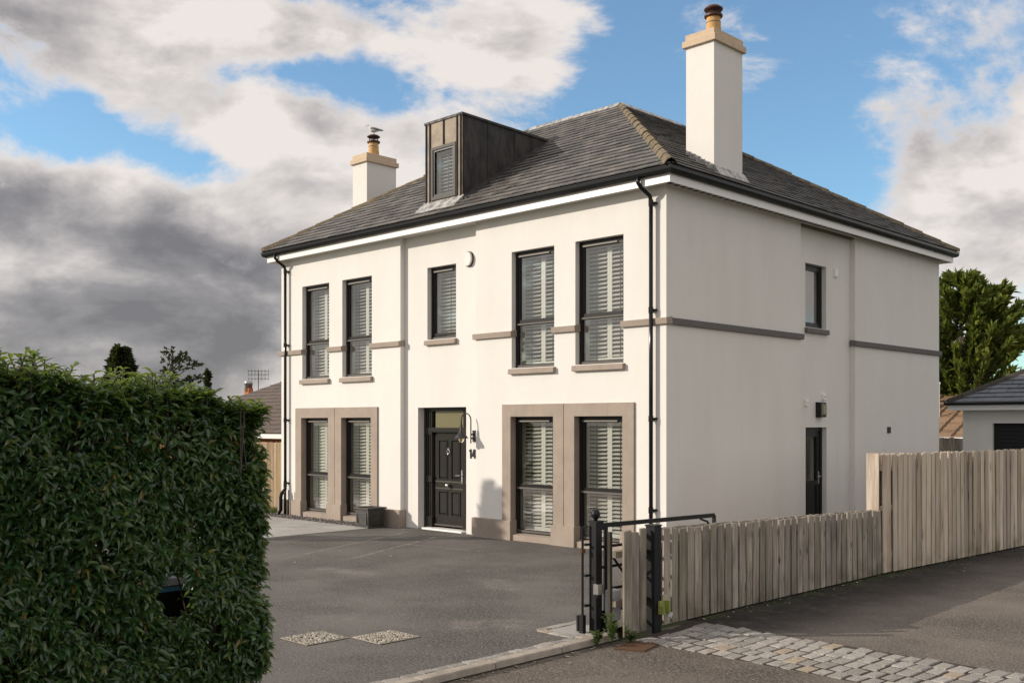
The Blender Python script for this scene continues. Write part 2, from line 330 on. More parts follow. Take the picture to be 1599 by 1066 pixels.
# ------------------------------------------------------------------ mesh builder
WLOC = {}
class MB:
    def __init__(s): s.v = []; s.f = []
    def quad(s, *pts):
        n = len(s.v); s.v += [tuple(p) for p in pts]; s.f.append(tuple(range(n, n+len(pts)))); return s
    def box(s, x0, x1, y0, y1, z0, z1):
        n = len(s.v); s.v += [(x0,y0,z0),(x1,y0,z0),(x1,y1,z0),(x0,y1,z0),(x0,y0,z1),(x1,y0,z1),(x1,y1,z1),(x0,y1,z1)]
        s.f += [(n,n+3,n+2,n+1),(n+4,n+5,n+6,n+7),(n,n+1,n+5,n+4),(n+1,n+2,n+6,n+5),(n+2,n+3,n+7,n+6),(n+3,n,n+4,n+7)]; return s
    def hexa(s, bot, top):      # two loops of k points
        n = len(s.v); k = len(bot); s.v += [tuple(p) for p in bot]+[tuple(p) for p in top]
        s.f.append(tuple(range(n+k-1, n-1, -1))); s.f.append(tuple(range(n+k, n+2*k)))
        for i in range(k): j = (i+1) % k; s.f.append((n+i, n+j, n+k+j, n+k+i))
        return s
    def obox(s, c, ax, ay, az_):  # oriented box: centre and half-axis vectors
        c, ax, ay, az_ = map(Vector, (c, ax, ay, az_))
        return s.hexa([c-ax-ay-az_, c+ax-ay-az_, c+ax+ay-az_, c-ax+ay-az_], [c-ax-ay+az_, c+ax-ay+az_, c+ax+ay+az_, c-ax+ay+az_])
    def tube(s, pts, r, k=8, caps=True):
        pts = [Vector(p) for p in pts]; rs = r if isinstance(r, (list, tuple)) else [r]*len(pts)
        n = len(s.v); up = None
        for i, p in enumerate(pts):
            d = (pts[min(i+1, len(pts)-1)]-pts[max(i-1, 0)]).normalized()
            if up is None: up = d.orthogonal().normalized()
            up = (up-d*up.dot(d)).normalized(); w = d.cross(up)
            for j in range(k): a = 2*math.pi*j/k; s.v.append(tuple(p+(up*math.cos(a)+w*math.sin(a))*rs[i]))
        for i in range(len(pts)-1):
            for j in range(k): q = (j+1) % k; s.f.append((n+i*k+j, n+i*k+q, n+(i+1)*k+q, n+(i+1)*k+j))
        if caps: s.f.append(tuple(n+j for j in reversed(range(k)))); s.f.append(tuple(n+(len(pts)-1)*k+j for j in range(k)))
        return s
    def lathe(s, prof, c=(0, 0, 0), k=20):   # profile of (radius, z)
        n = len(s.v)
        for r, z in prof:
            for j in range(k): a = 2*math.pi*j/k; s.v.append((c[0]+r*math.cos(a), c[1]+r*math.sin(a), c[2]+z))
        for i in range(len(prof)-1):
            for j in range(k): q = (j+1) % k; s.f.append((n+i*k+j, n+i*k+q, n+(i+1)*k+q, n+(i+1)*k+j))
        s.f.append(tuple(n+j for j in reversed(range(k)))); s.f.append(tuple(n+(len(prof)-1)*k+j for j in range(k))); return s
    def xf(s, mat):
        s.v = [tuple(mat @ Vector(p)) for p in s.v]; return s
    def build(s, name, mat, parent=None, smooth=False, kind=None, label=None, origin=None, bevel=0):
        v = np.array(s.v, float)
        o0 = np.array(origin if origin is not None else [(v[:,0].min()+v[:,0].max())/2, (v[:,1].min()+v[:,1].max())/2, v[:,2].min()])
        me = bpy.data.meshes.new(name); me.from_pydata((v-o0).tolist(), [], s.f); me.update()
        if smooth: me.polygons.foreach_set('use_smooth', [True]*len(me.polygons))
        o = link(name, me, mat, o0, parent, kind, label)
        if bevel:
            b = o.modifiers.new('bevel', 'BEVEL'); b.width = bevel; b.segments = 2; b.limit_method = 'ANGLE'
        return o
def link(name, me, mat, loc, parent=None, kind=None, label=None):
    o = bpy.data.objects.new(name, me); COL.objects.link(o)
    if mat and not me.materials: me.materials.append(MAT[mat])
    place(o, loc, parent)
    if kind: o['kind'] = kind
    if label: o['label'] = label
    return o
def place(o, loc, parent):
    WLOC[o.name] = Vector(loc)
    if parent: o.parent = parent; o.location = Vector(loc)-WLOC[parent.name]
    else: o.location = loc
def thing(name, label, cat, loc, group=None):
    o = bpy.data.objects.new(name, None); COL.objects.link(o); o.empty_display_size = .2; place(o, loc, None)
    return tag(o, label, cat, group)
def tag(o, label, cat, group=None):
    o['label'] = label; o['category'] = cat
    if group: o['group'] = group
    return o
def dup(o, delta, parent=None):
    c = o.copy(); COL.objects.link(c); place(c, WLOC[o.name]+Vector(delta), parent)
    for ch in list(o.children): dup(ch, delta, c)
    return c
def npmesh(name, V, F, smooth=False):
    """V (n,3), F (m,k) fast mesh"""
    me = bpy.data.meshes.new(name); n, k = F.shape
    me.vertices.add(len(V)); me.vertices.foreach_set('co', np.ascontiguousarray(V, np.float32).ravel())
    me.loops.add(n*k); me.loops.foreach_set('vertex_index', np.ascontiguousarray(F, np.int32).ravel())
    me.polygons.add(n); me.polygons.foreach_set('loop_start', np.arange(0, n*k, k, dtype=np.int32))
    if smooth: me.polygons.foreach_set('use_smooth', np.ones(n, bool))
    me.update(calc_edges=True); me.validate(); return me
def camdepth(p): return (p[0]-CAM.x)*-.701+(p[1]-CAM.y)*.713

# ------------------------------------------------------------------ ground
def sheet(name, pts, z, mat):
    o = MB().quad(*[(x, y, z) for x, y in pts]).build(name, mat, kind='structure'); return o
sheet('ground', [(-700, -700), (700, -700), (700, 700), (-700, 700)], -.12, 'lawn')
sheet('road', [(3.34, -60), (40, -60), (40, -5.32), (3.34, -5.32)], -.055, 'tarmac_road')
sheet('driveway', [(-7.25, -11), (3.06, -11), (3.06, -5.0), (2.9, -4.6), (2.9, .5), (2.9, 12), (.3, 12), (.0, .2), (-7.25, .2)], 0, 'tarmac_drive')
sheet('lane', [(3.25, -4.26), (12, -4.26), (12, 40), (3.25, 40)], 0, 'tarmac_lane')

# setts crossing the mouth of the lane (a shallow ramp), each sett its own block
strip = MB().quad((3.42, -5.34, -.053), (12, -5.34, -.053), (12, -4.25, .001), (3.42, -4.25, .001)).build('sett_strip', 'soil', kind='structure')
sett_meshes = []
def sett_mesh(w, l, h):
    b = 0.008; j = lambda: random.uniform(-.007, .007)
    bot = [(-w/2, -l/2, 0), (w/2, -l/2, 0), (w/2, l/2, 0), (-w/2, l/2, 0)]
    mid = [(x+j(), y+j(), h-.015) for x, y, _ in bot]
    top = [(x*(1-2*b/w)+j(), y*(1-2*b/l)+j(), h+random.uniform(-.004, .004)) for x, y, _ in bot]
    mb = MB(); mb.v = bot+mid+top
    for a in (0, 4):
        for i in range(4): q = (i+1) % 4; mb.f.append((a+i, a+q, a+4+q, a+4+i))
    c = len(mb.v); mb.v.append((j(), j(), h+.003))
    for i in range(4): mb.f.append((8+i, 8+(i+1) % 4, c))
    me = bpy.data.meshes.new('sett'); me.from_pydata(mb.v, [], mb.f); me.update(); me.materials.append(MAT['granite']); return me
sett_meshes = [sett_mesh(.146, .200, .07) for _ in range(9)]
x = 3.50; row = 0
while x < 9.6:
    y = -5.34+random.uniform(.09, .12); k = 0
    while y < -4.30:
        L = random.uniform(.90, 1.12); t = (y+5.34)/1.09
        bow = .10*math.sin(t*math.pi)+.16*t          # courses bow slightly across the strip
        o = link('sett', random.choice(sett_meshes), None, (x+bow, y, -.118+.06*t), strip)
        o.scale = (random.uniform(.92, 1.06), L, 1); o.rotation_euler = (random.uniform(-.015, .015)+.05, random.uniform(-.015, .015), random.uniform(-.05, .05)-.12)
        y += .205*L+.006; k += 1
    x += random.uniform(.150, .166)
# drive threshold: kerb stones with a row of setts inside
kerb = MB().box(3.05, 3.34, -40, -5.42, -.14, -.04).build('kerb', 'soil', kind='structure')
y = -5.45
while y > -10.4:
    L = random.uniform(.88, .94)
    bend = 0.10*max(0, (y+6.1)/.65)**2 if y > -6.1 else 0
    MB().hexa([(3.19, y-L, -.12), (3.345, y-L, -.12), (3.345, y-.008, -.12), (3.19, y-.008, -.12)],
              [(3.19, y-L, .022), (3.325, y-L, .022), (3.325, y-.008, .022), (3.19, y-.008, .022)]).build('kerb_stone', 'kerb', kerb, bevel=.012)
    y -= L
y = -5.35; small = [sett_mesh(.115, .17, .07) for _ in range(5)]
while y > -10.4:
    L = random.uniform(.85, 1.3)
    o = link('sett', random.choice(small), None, (3.118+random.uniform(-.006, .006), y-.085*L, -.057+random.uniform(-.003, .004)), kerb); o.scale = (1, L, 1); o.rotation_euler = (0, 0, random.uniform(-.05, .05))
    y -= .17*L+.014
# paving flags on the left
pav = MB().quad((-16, -12, -.03), (-7.25, -12, -.03), (-7.25, -.1, -.03), (-16, -.1, -.03)).build('paving', 'kerb', kind='structure')
yy = -.62
r_ = 0
while yy > -6.2:
    xx = -7.26-(.45 if r_ % 2 else 0)
    if r_ % 2: MB().box(-7.70, -7.265, yy-.595, yy, -.04, .012).build('flagstone', 'flag', pav)
    while xx > -14:
        MB().box(xx-.892, xx-.006, yy-.595, yy, -.04, .012+random.uniform(-.002, .002)).build('flagstone', 'flag', pav); xx -= .9
    yy -= .602; r_ += 1
MB().box(-16, -7.262, -.61, -.1, -.04, -.004).build('gravel_bed', 'soil', pav)
# gravel strip along the left bay: loose dark pebbles
def pebbles(n, fx, fy, fz, r0, r1, keep=lambda x, y: True):
    ico = np.array([(0,0,1),(.89,0,.45),(.28,.85,.45),(-.72,.53,.45),(-.72,-.53,.45),(.28,-.85,.45),(.72,.53,-.45),(-.28,.85,-.45),(-.89,0,-.45),(-.28,-.85,-.45),(.72,-.53,-.45),(0,0,-1)])
    fc = np.array([(0,1,2),(0,2,3),(0,3,4),(0,4,5),(0,5,1),(1,6,2),(2,7,3),(3,8,4),(4,9,5),(5,10,1),(6,7,2),(7,8,3),(8,9,4),(9,10,5),(10,6,1),(11,7,6),(11,8,7),(11,9,8),(11,10,9),(11,6,10)])
    V = []; F = []; c = 0
    for i in range(n):
        px, py = rng.uniform(*fx), rng.uniform(*fy)
        if not keep(px, py): continue
        s = rng.uniform(r0, r1); sc = s*rng.uniform([.8, .8, .5], [1.3, 1.3, .8]); a = rng.uniform(0, 6.28)
        q = ico*sc*rng.uniform(.85, 1.15, (12, 1)); ca, sa = math.cos(a), math.sin(a)
        q = np.stack([q[:,0]*ca-q[:,1]*sa, q[:,0]*sa+q[:,1]*ca, q[:,2]], 1)+np.array([px, py, fz+s*.4]); V.append(q); F.append(fc+c*12); c += 1
    return npmesh('pebbles', np.concatenate(V), np.concatenate(F))
link('gravel', pebbles(1500, (-12.4, -7.75), (-.62, -.10), -.004, .016, .034), 'pebble', (0, 0, 0), kind='stuff')
# grass by the left boundary
def grass(n, fx, fy, h0, h1, z=0, keep=None):
    px = rng.uniform(*fx, n); py = rng.uniform(*fy, n)
    if keep is not None: k = keep(px, py); px, py = px[k], py[k]; n = len(px)
    a = rng.uniform(0, 6.28, n); h = rng.uniform(h0, h1, n); w = .006; lean = rng.uniform(0, .5, n)*h; b = rng.uniform(0, 6.28, n)
    P = np.stack([px, py, np.full(n, z)], 1); d = np.stack([np.cos(a)*w, np.sin(a)*w, np.zeros(n)], 1); t = np.stack([np.cos(b)*lean, np.sin(b)*lean, h], 1)
    V = np.stack([P-d, P+d, P+t], 1).reshape(-1, 3); return npmesh('grass', V, np.arange(3*n).reshape(-1, 3))
sheet('lawn', [(-30, -.1), (-12.3, -.1), (-12.3, 30), (-30, 30)], -.02, 'lawn')
link('grass', grass(9000, (-17, -12.2), (-.55, .75), .05, .13, -.02), 'grass_blade', (0, 0, 0), kind='stuff')
link('moss', grass(4200, (3.40, 3.72), (-4.1, 6), .008, .03, .0, lambda x, y: rng.uniform(0, 1, len(x)) < np.clip(.9-(x-3.40)/.3, 0, 1)*(.25+.75*(np.sin(y*2.3)+np.sin(y*5.1+1) > .4))), 'mossy', (0, 0, 0), kind='stuff')

# ================================================================== HOUSE
W, DEP, REC, TH = 11.63, 11.38, .12, .36
house = thing('house', 'large white rendered two storey house with hipped slate roof and black framed windows', 'house', (-W/2, DEP/2, 0))
def facade(mb, axis, p, sgn, a0, a1, z0, z1, holes, th=TH):
    """wall slab with rectangular openings; outer face on plane p, outward direction sgn along the other axis"""
    q = p-sgn*th
    P = (lambda a, d, z: (a, d, z)) if axis == 'x' else (lambda a, d, z: (d, a, z))
    A = sorted({a0, a1, *[h[0] for h in holes], *[h[1] for h in holes]}); Z = sorted({z0, z1, *[h[2] for h in holes], *[h[3] for h in holes]})
    def inside(a, z): return any(h[0] < a < h[1] and h[2] < z < h[3] for h in holes)
    for d, in ((p,), (q,)):
        for i in range(len(A)-1):
            for k in range(len(Z)-1):
                if inside((A[i]+A[i+1])/2, (Z[k]+Z[k+1])/2): continue
                mb.quad(P(A[i], d, Z[k]), P(A[i+1], d, Z[k]), P(A[i+1], d, Z[k+1]), P(A[i], d, Z[k+1]))
    for h0, h1, l0, l1 in list(holes)+[(a0, a1, z0, z1)]:
        mb.quad(P(h0, p, l0), P(h0, q, l0), P(h0, q, l1), P(h0, p, l1)); mb.quad(P(h1, p, l0), P(h1, q, l0), P(h1, q, l1), P(h1, p, l1))
        mb.quad(P(h0, p, l1), P(h1, p, l1), P(h1, q, l1), P(h0, q, l1))
        if l0 > z0+.001 or (h0, h1) == (a0, a1): mb.quad(P(h0, p, l0), P(h1, p, l0), P(h1, q, l0), P(h0, q, l0))
    return mb
ZT = 6.26
WX = [-10.17, -8.55, -3.08, -1.46]; OW = .553            # window centres and half opening width
UP = (3.30, 5.53); GR = (.145, 2.37)
SUR = [(-10.97, -7.77), (-3.86, -.66)]                   # extents of the two masonry surrounds
JL = [-9.36, -2.27]                                      # the joint in each surround
def bay(a0, a1, i0, si):
    mb = MB(); hs = [(WX[i]-OW, WX[i]+OW, *UP) for i in (i0, i0+1)]+[(SUR[si][0], SUR[si][1], 0, 2.605)]
    return facade(mb, 'x', 0, -1, a0, a1, 0, ZT, hs).build('wall', 'white', house)
bay(-W, -7.0, 0, 0); bay(-4.63, 0, 2, 1)
CX = -5.80
DOOR = (CX-.755, CX+.755, 0.0, 2.575); CWIN = (CX-.45, CX+.45, 4.0, 5.52)
facade(MB(), 'x', REC, -1, -7.0+.001, -4.63-.001, 0, ZT, [DOOR, CWIN], TH).build('wall', 'white', house)
SWIN = (4.92, 5.80, 4.20, 5.50); SDOOR = (4.93, 5.82, 0.0, 2.16)
facade(MB(), 'y', 0, 1, .361, 4.52, 0, ZT, [], TH).build('wall', 'white', house)
facade(MB(), 'y', -REC, 1, 4.52+.001, 6.87-.001, 0, ZT, [SWIN, SDOOR], TH).build('wall', 'white', house)
facade(MB(), 'y', 0, 1, 6.87, DEP, 0, ZT, [], TH).build('wall', 'white', house)
facade(MB(), 'y', -W, -1, .37, DEP, 0, ZT, [], .3).build('wall', 'white', house)
facade(MB(), 'x', DEP, 1, -W+.31, -.37, 0, ZT, [], .3).build('wall', 'white', house)
# interior: floors, ceiling and partitions that the windows look onto
MB().box(-W+.32, -.38, .5, DEP-.32, -.02, .015).box(-W+.32, -.38, .5, DEP-.32, 2.82, 2.98).build('floor', 'inner', house)
MB().box(-W+.02, -.02, .5, DEP-.02, 6.205, 6.225).build('ceiling', 'inner', house)
MB().box(-W+.32, -.38, 4.4, 4.5, .02, 2.81).box(-W+.32, -.38, 4.4, 4.5, 2.99, 6.19).box(-7.05, -6.95, .5, 4.39, .02, 2.81).box(-7.05, -6.95, .5, 4.39, 2.99, 6.19).box(-4.68, -4.58, .5, 4.39, .02, 2.81).box(-4.68, -4.58, .5, 4.39, 2.99, 6.19).build('partition', 'inner', house)
# masonry surrounds of the ground floor windows, in two halves with a recessed joint
for (s0, s1), j, i in ((SUR[0], JL[0], 0), (SUR[1], JL[1], 2)):
    facade(MB(), 'x', -.035, -1, s0, j-.007, 0, 2.605, [(WX[i]-OW, WX[i]+OW, 0, GR[1])], .395).build('window_surround', 'taupe', house)
    facade(MB(), 'x', -.035, -1, j+.007, s1, 0, 2.605, [(WX[i+1]-OW, WX[i+1]+OW, 0, GR[1])], .395).build('window_surround', 'taupe', house)
    MB().box(j-.007, j+.007, -.012, .3, 0, 2.6).build('joint', 'taupe', house)
# plinth blocks
def plinth(x0, x1, y0=-.075, y1=.112, z=.37):
    mb = MB(); mb.hexa([(x0, y0, -.02), (x1, y0, -.02), (x1, y1, -.02), (x0, y1, -.02)], [(x0, y0, z), (x1, y0, z), (x1, y1, z+.012), (x0, y1, z+.012)])
    return mb.build('plinth', 'taupe', house, bevel=.008)
for a, b in ((-W-.06, WX[0]-OW+.03), (WX[0]+OW-.03, WX[1]-OW+.03), (WX[1]+OW-.03, -7.0+.055), (-4.63-.055, WX[2]-OW+.03), (WX[2]+OW-.03, WX[3]-OW+.03), (WX[3]+OW-.03, .06)): plinth(a, b)
# string course, wrapping into the reveals
def band(mb, x0, x1): mb.hexa([(x0, -.052, 3.905), (x1, -.052, 3.905), (x1, .113, 3.905), (x0, .113, 3.905)], [(x0, -.062, 4.01), (x1, -.062, 4.01), (x1, .113, 4.04), (x0, .113, 4.04)])
for a, b in ((-W-.05, WX[0]-OW+.032), (WX[0]+OW-.032, WX[1]-OW+.032), (WX[1]+OW-.032, -7.0+.012), (-4.63-.05, WX[2]-OW+.032), (WX[2]+OW-.032, WX[3]-OW+.032), (WX[3]+OW-.032, .05)):
    mb = MB(); band(mb, a, b); mb.build('string_course', 'taupe', house, bevel=.006)
for a, b in ((.114, 4.57), (6.82, DEP+.06)):
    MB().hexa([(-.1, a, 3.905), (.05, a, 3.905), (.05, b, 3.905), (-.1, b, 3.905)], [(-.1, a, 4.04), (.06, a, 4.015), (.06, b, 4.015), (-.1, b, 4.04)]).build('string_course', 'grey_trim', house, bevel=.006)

# ---- windows (built at the origin in x, copied per opening)
def shutter_set(parent, w, z0, z1, yb, x0, split, rails=(), tilt=24):
    """plantation shutters: stiles and rails, louvres and tilt rods"""
    a, b = x0-w/2+.01, x0+w/2-.01; mb = MB(); lv = MB(); rod = MB()
    cols = [(a, x0), (x0, b)] if split else [(a, b)]
    for c0, c1 in cols:
        mb.box(c0+.002, c0+.052, yb, yb+.028, z0, z1); mb.box(c1-.052, c1-.002, yb, yb+.028, z0, z1)
        for r in (z0, z1-.09, *rails): mb.box(c0+.052, c1-.052, yb+.001, yb+.027, r, r+.09)
        edges = sorted([z0+.09, z1-.09]+[e for r in rails for e in (r, r+.09)])
        for e0, e1 in zip(edges[::2], edges[1::2]):
            n = max(1, round((e1-e0)/.0745)); s = (e1-e0)/n
            for i in range(n):
                zc = e0+(i+.5)*s; an = R(tilt+random.uniform(-3, 3))
                lv.obox(((c0+c1)/2, yb+.014, zc), ((c1-c0)/2-.055, 0, 0), (0, .038*math.cos(an), .038*math.sin(an)), (0, -.005*math.sin(an), .005*math.cos(an)))
            rod.box((c0+c1)/2-.006, (c0+c1)/2+.006, yb-.034, yb-.024, e0+.02, e1-.02)
    o = mb.build('shutter', 'shutter', parent)
    lv.build('louvres', 'shutter', parent, kind='stuff'); rod.build('tilt_rod', 'frame', parent)
def window(xc, zb, w, h, y0, trans, handle=False, sill='stone', tilt=24):
    """black framed window: frame > sash, pane, vent, shutter, louvres, sill"""
    a, b, t = xc-w/2, xc+w/2, zb+h; yf, yb = y0+.112, y0+.185
    mb = MB().box(a, a+.062, yf, yb, zb, t).box(b-.062, b, yf, yb, zb, t).box(a+.062, b-.062, yf, yb, t-.065, t).box(a+.062, b-.062, yf, yb, zb, zb+.07)
    if trans: mb.box(a+.062, b-.062, yf-.008, yb, zb+trans-.042, zb+trans+.008)
    o = mb.build('window', 'frame', house)
    z1 = zb+trans if trans else zb+.07
    s = MB(); s.box(a+.064, a+.114, yf+.012, yb-.012, z1+.01, t-.067).box(b-.114, b-.064, yf+.012, yb-.012, z1+.01, t-.067).box(a+.114, b-.114, yf+.012, yb-.012, t-.115, t-.067).box(a+.114, b-.114, yf+.004, yb-.012, z1+.01, z1+.062)
    s.build('sash', 'frame', o)
    MB().box(a+.085, b-.22, yf-.014, yf+.010, t-.100, t-.072).build('vent', 'vent_metal', o)
    # weather bars catch the light on the transom and bottom rail
    for z in ([zb+trans-.036] if trans else [])+[zb+.018]: MB().hexa([(a+.05, yf-.026, z), (b-.05, yf-.026, z), (b-.05, yf-.001, z), (a+.05, yf-.001, z)], [(a+.05, yf-.02, z+.026), (b-.05, yf-.02, z+.026), (b-.05, yf-.001, z+.042), (a+.05, yf-.001, z+.042)]).build('drip_bar', 'frame_light', o)
    MB().quad((a+.114, yb-.04, z1+.062), (b-.114, yb-.04, z1+.062), (b-.114, yb-.04, t-.115), (a+.114, yb-.04, t-.115)).build('pane', 'glass', o)
    if trans: MB().quad((a+.062, yb-.042, zb+.07), (b-.062, yb-.042, zb+.07), (b-.062, yb-.042, zb+trans-.042), (a+.062, yb-.042, zb+trans-.042)).build('pane', 'glass', o)
    if handle: MB().box(a+.080, a+.096, yf-.03, yf-.012, z1+.33, z1+.35).box(a+.080, a+.094, yf-.034, yf-.022, z1+.22, z1+.35).build('handle', 'iron', o)
    if sill == 'stone':
        MB().hexa([(a-.035, y0-.075, zb-.118), (b+.035, y0-.075, zb-.118), (b+.035, yf, zb-.118), (a-.035, yf, zb-.118)][:4], [(a-.035, y0-.07, zb-.022), (b+.035, y0-.07, zb-.022), (b+.035, yf, zb+.004), (a-.035, yf, zb+.004)]).build('sill', 'taupe', o, bevel=.006)
    elif sill == 'low':
        MB().hexa([(a+.03, y0-.028, -.02), (b-.03, y0-.028, -.02), (b-.03, yb, -.02), (a+.03, yb, -.02)], [(a+.03, y0-.028, zb-.038), (b-.03, y0-.028, zb-.038), (b-.03, yb, zb+.006), (a+.03, yb, zb+.006)]).build('sill', 'taupe', o, bevel=.005)
    shutter_set(o, w, zb+.03, t-.03, y0+TH-.06, xc, w > 1, (zb+trans-.05,) if trans else (), tilt)
    return o
for i, (tu, tg) in enumerate(((30, 50), (22, 30), (20, 24), (27, 19))):
    window(WX[i], UP[0], 2*OW, UP[1]-UP[0], 0, .86, tilt=tu)
    window(WX[i], GR[0], 2*OW, GR[1]-GR[0], 0, .88, handle=True, sill='low', tilt=tg)
window(CX, CWIN[2], .9, CWIN[3]-CWIN[2], REC, 0)
# side window and side door (wall recessed by REC, facing +x)
def side_window():
    y0, y1, z0, z1 = SWIN; xf = -REC-.10; xb = xf-.07
    o = MB().box(xb, xf, y0, y0+.065, z0, z1).box(xb, xf, y1-.065, y1, z0, z1).box(xb, xf, y0+.065, y1-.065, z1-.065, z1).box(xb, xf, y0+.065, y1-.065, z0, z0+.07).build('window', 'frame', house)
    MB().box(xb+.012, xf-.012, y0+.067, y0+.112, z0+.07, z1-.065).box(xb+.012, xf-.012, y1-.112, y1-.067, z0+.07, z1-.065).box(xb+.012, xf-.012, y0+.112, y1-.112, z0+.07, z0+.118).box(xb+.012, xf-.012, y0+.112, y1-.112, z1-.112, z1-.065).build('sash', 'frame', o)
    MB().quad((xb+.03, y0+.112, z0+.118), (xb+.03, y1-.112, z0+.118), (xb+.03, y1-.112, z1-.112), (xb+.03, y0+.112, z1-.112)).build('pane', 'glass', o)
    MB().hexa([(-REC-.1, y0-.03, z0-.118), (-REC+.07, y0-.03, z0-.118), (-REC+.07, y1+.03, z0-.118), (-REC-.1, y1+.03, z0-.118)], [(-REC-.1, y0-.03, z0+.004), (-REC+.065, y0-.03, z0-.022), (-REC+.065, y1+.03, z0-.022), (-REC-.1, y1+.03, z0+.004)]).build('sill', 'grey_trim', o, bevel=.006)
    lv = MB(); n = 30
    for i in range(n):
        z = z0+.04+(z1-z0-.08)*(i+.5)/n; lv.obox((-REC-.31, (y0+y1)/2, z), (.018, 0, .011), (0, (y1-y0)/2-.02, 0), (-.001, 0, .002))
    lv.build('louvres', 'shutter', o, kind='stuff')
side_window()
def side_door():
    y0, y1, z0, z1 = SDOOR; xf = -REC-.12; xb = xf-.06
    o = MB().box(xb, xf+.02, y0, y0+.07, z0, z1).box(xb, xf+.02, y1-.07, y1, z0, z1).box(xb, xf+.02, y0+.07, y1-.07, z1-.07, z1).build('side_door', 'frame', house)
    MB().box(xb, xf-.004, y0+.072, y0+.19, .05, z1-.072).box(xb, xf-.004, y1-.19, y1-.072, .05, z1-.072).box(xb, xf-.004, y0+.19, y1-.19, z1-.2, z1-.072).box(xb, xf-.004, y0+.19, y1-.19, .95, 1.06).box(xb, xf-.004, y0+.19, y1-.19, .05, .22).box(xb+.02, xf-.025, y0+.19, y1-.19, .22, .95).build('door_leaf', 'frame', o)
    MB().quad((xb+.02, y0+.19, 1.06), (xb+.02, y1-.19, 1.06), (xb+.02, y1-.19, z1-.2), (xb+.02, y0+.19, z1-.2)).build('pane', 'glass', o)
    MB().box(xf-.004, xf+.012, y1-.148, y1-.118, .98, 1.24).tube([(xf+.012, y1-.133, 1.14), (xf+.05, y1-.133, 1.14), (xf+.055, y1-.25, 1.14)], .010).build('handle', 'chrome', o)
side_door()

# ---- front door
yD = REC+.17
door = MB().box(DOOR[0], DOOR[0]+.07, yD, yD+.12, 0, 2.575).box(DOOR[1]-.07, DOOR[1], yD, yD+.12, 0, 2.575).box(DOOR[0]+.07, DOOR[1]-.07, yD, yD+.12, 2.50, 2.575).box(DOOR[0]+.07, DOOR[1]-.07, yD-.012, yD+.12, 2.055, 2.15).build('front_door', 'door_paint', house, label='black six part panelled front door with fanlight')
door['label'] = 'black panelled front door with side pilasters and a fanlight above'
for s in (-1, 1):      # side pilasters with mouldings
    c = CX+s*.585; mb = MB()
    mb.box(c-.10, c+.10, yD+.02, yD+.10, 0, 2.055).box(c-.10, c+.10, yD+.02, yD+.10, 2.15, 2.50)
    for q in (-.062, 0, .062): mb.box(c+q-.018, c+q+.018, yD+.004, yD+.021, .28, 1.0); mb.box(c+q-.018, c+q+.018, yD+.004, yD+.021, 1.12, 2.0); mb.box(c+q-.018, c+q+.018, yD+.004, yD+.021, 2.16, 2.48)
    for z0, z1 in ((0, .26), (1.0, 1.12), (2.0, 2.06)): mb.box(c-.098, c+.098, yD-.012, yD+.022, z0, z1)
    for z in (.25, .995, 1.105, 2.045): mb.box(c-.10, c+.10, yD-.022, yD+.02, z, z+.018)
    mb.build('pilaster', 'door_paint', door)
lx0, lx1 = CX-.455, CX+.455
leaf = MB(); yl = yD+.055
leaf.box(lx0, lx1, yl+.016, yl+.06, .075, 2.05)
for x0, x1 in ((lx0, lx0+.115), (lx1-.115, lx1), (CX-.055, CX+.055)): leaf.box(x0, x1, yl, yl+.016, .077, 2.048)
for z0, z1 in ((.077, .30), (.82, 1.06), (1.90, 2.048)): 
    for x0, x1 in ((lx0+.115, CX-.055), (CX+.055, lx1-.115)): leaf.box(x0, x1, yl+.001, yl+.016, z0, z1)
leaf.build('door_leaf', 'door_paint', door)
for x0, x1 in ((lx0+.115, CX-.055), (CX+.055, lx1-.115)):
    for z0, z1 in ((.30, .82), (1.06, 1.90)):
        p = MB(); b = .035
        p.hexa([(x0+.02, yl+.018, z0+.02), (x1-.02, yl+.018, z0+.02), (x1-.02, yl+.018, z1-.02), (x0+.02, yl+.018, z1-.02)], [(x0+.05, yl-.004, z0+.05), (x1-.05, yl-.004, z0+.05), (x1-.05, yl-.004, z1-.05), (x0+.05, yl-.004, z1-.05)])
        # bolection moulding round the panel
        for c0, c1, d0, d1 in ((x0, x0+.02, z0, z1), (x1-.02, x1, z0, z1), (x0+.02, x1-.02, z0, z0+.02), (x0+.02, x1-.02, z1-.02, z1)): p.box(c0, c1, yl-.014, yl+.018, d0, d1)
        p.build('door_panel', 'door_paint', door)
MB().box(lx0+.01, lx1-.01, yl-.03, yl, .08, .115).box(lx0+.02, lx1-.02, yl-.012, yl+.0, .855, .885).box(lx0+.02, lx1-.02, yl-.012, yl+.0, 1.0, 1.03).build('weather_bar', 'frame_light', door)
MB().box(CX-.62, CX+.62, REC-.015, yD+.10, -.02, .035).build('threshold', 'sensor_white', door)
MB().box(lx0+.02, lx1-.02, yD+.05, yD+.06, 2.15, 2.50).build('pane', 'dim_glass', door)
ring = [(CX-.0+.055*math.sin(t), yl-.035, 1.63-.06*math.cos(t)) for t in np.linspace(0, 2*math.pi, 17)]
kn = MB().tube([(CX+(p[0]-CX)*.75, p[1], 1.645+(p[2]-1.63)*.75) for p in ring], .010, 8, False).tube([(CX, yl+.005, 1.70), (CX, yl-.05, 1.70)], .022, 12).build('knocker', 'chrome', door, smooth=True)
MB().tube([(CX, yl, .94), (CX, yl-.035, .94), (CX, yl-.05, .94), (CX, yl-.09, .94), (CX, yl-.105, .94)], [.022, .018, .042, .042, .02], 14).build('door_knob', 'chrome', door, smooth=True)
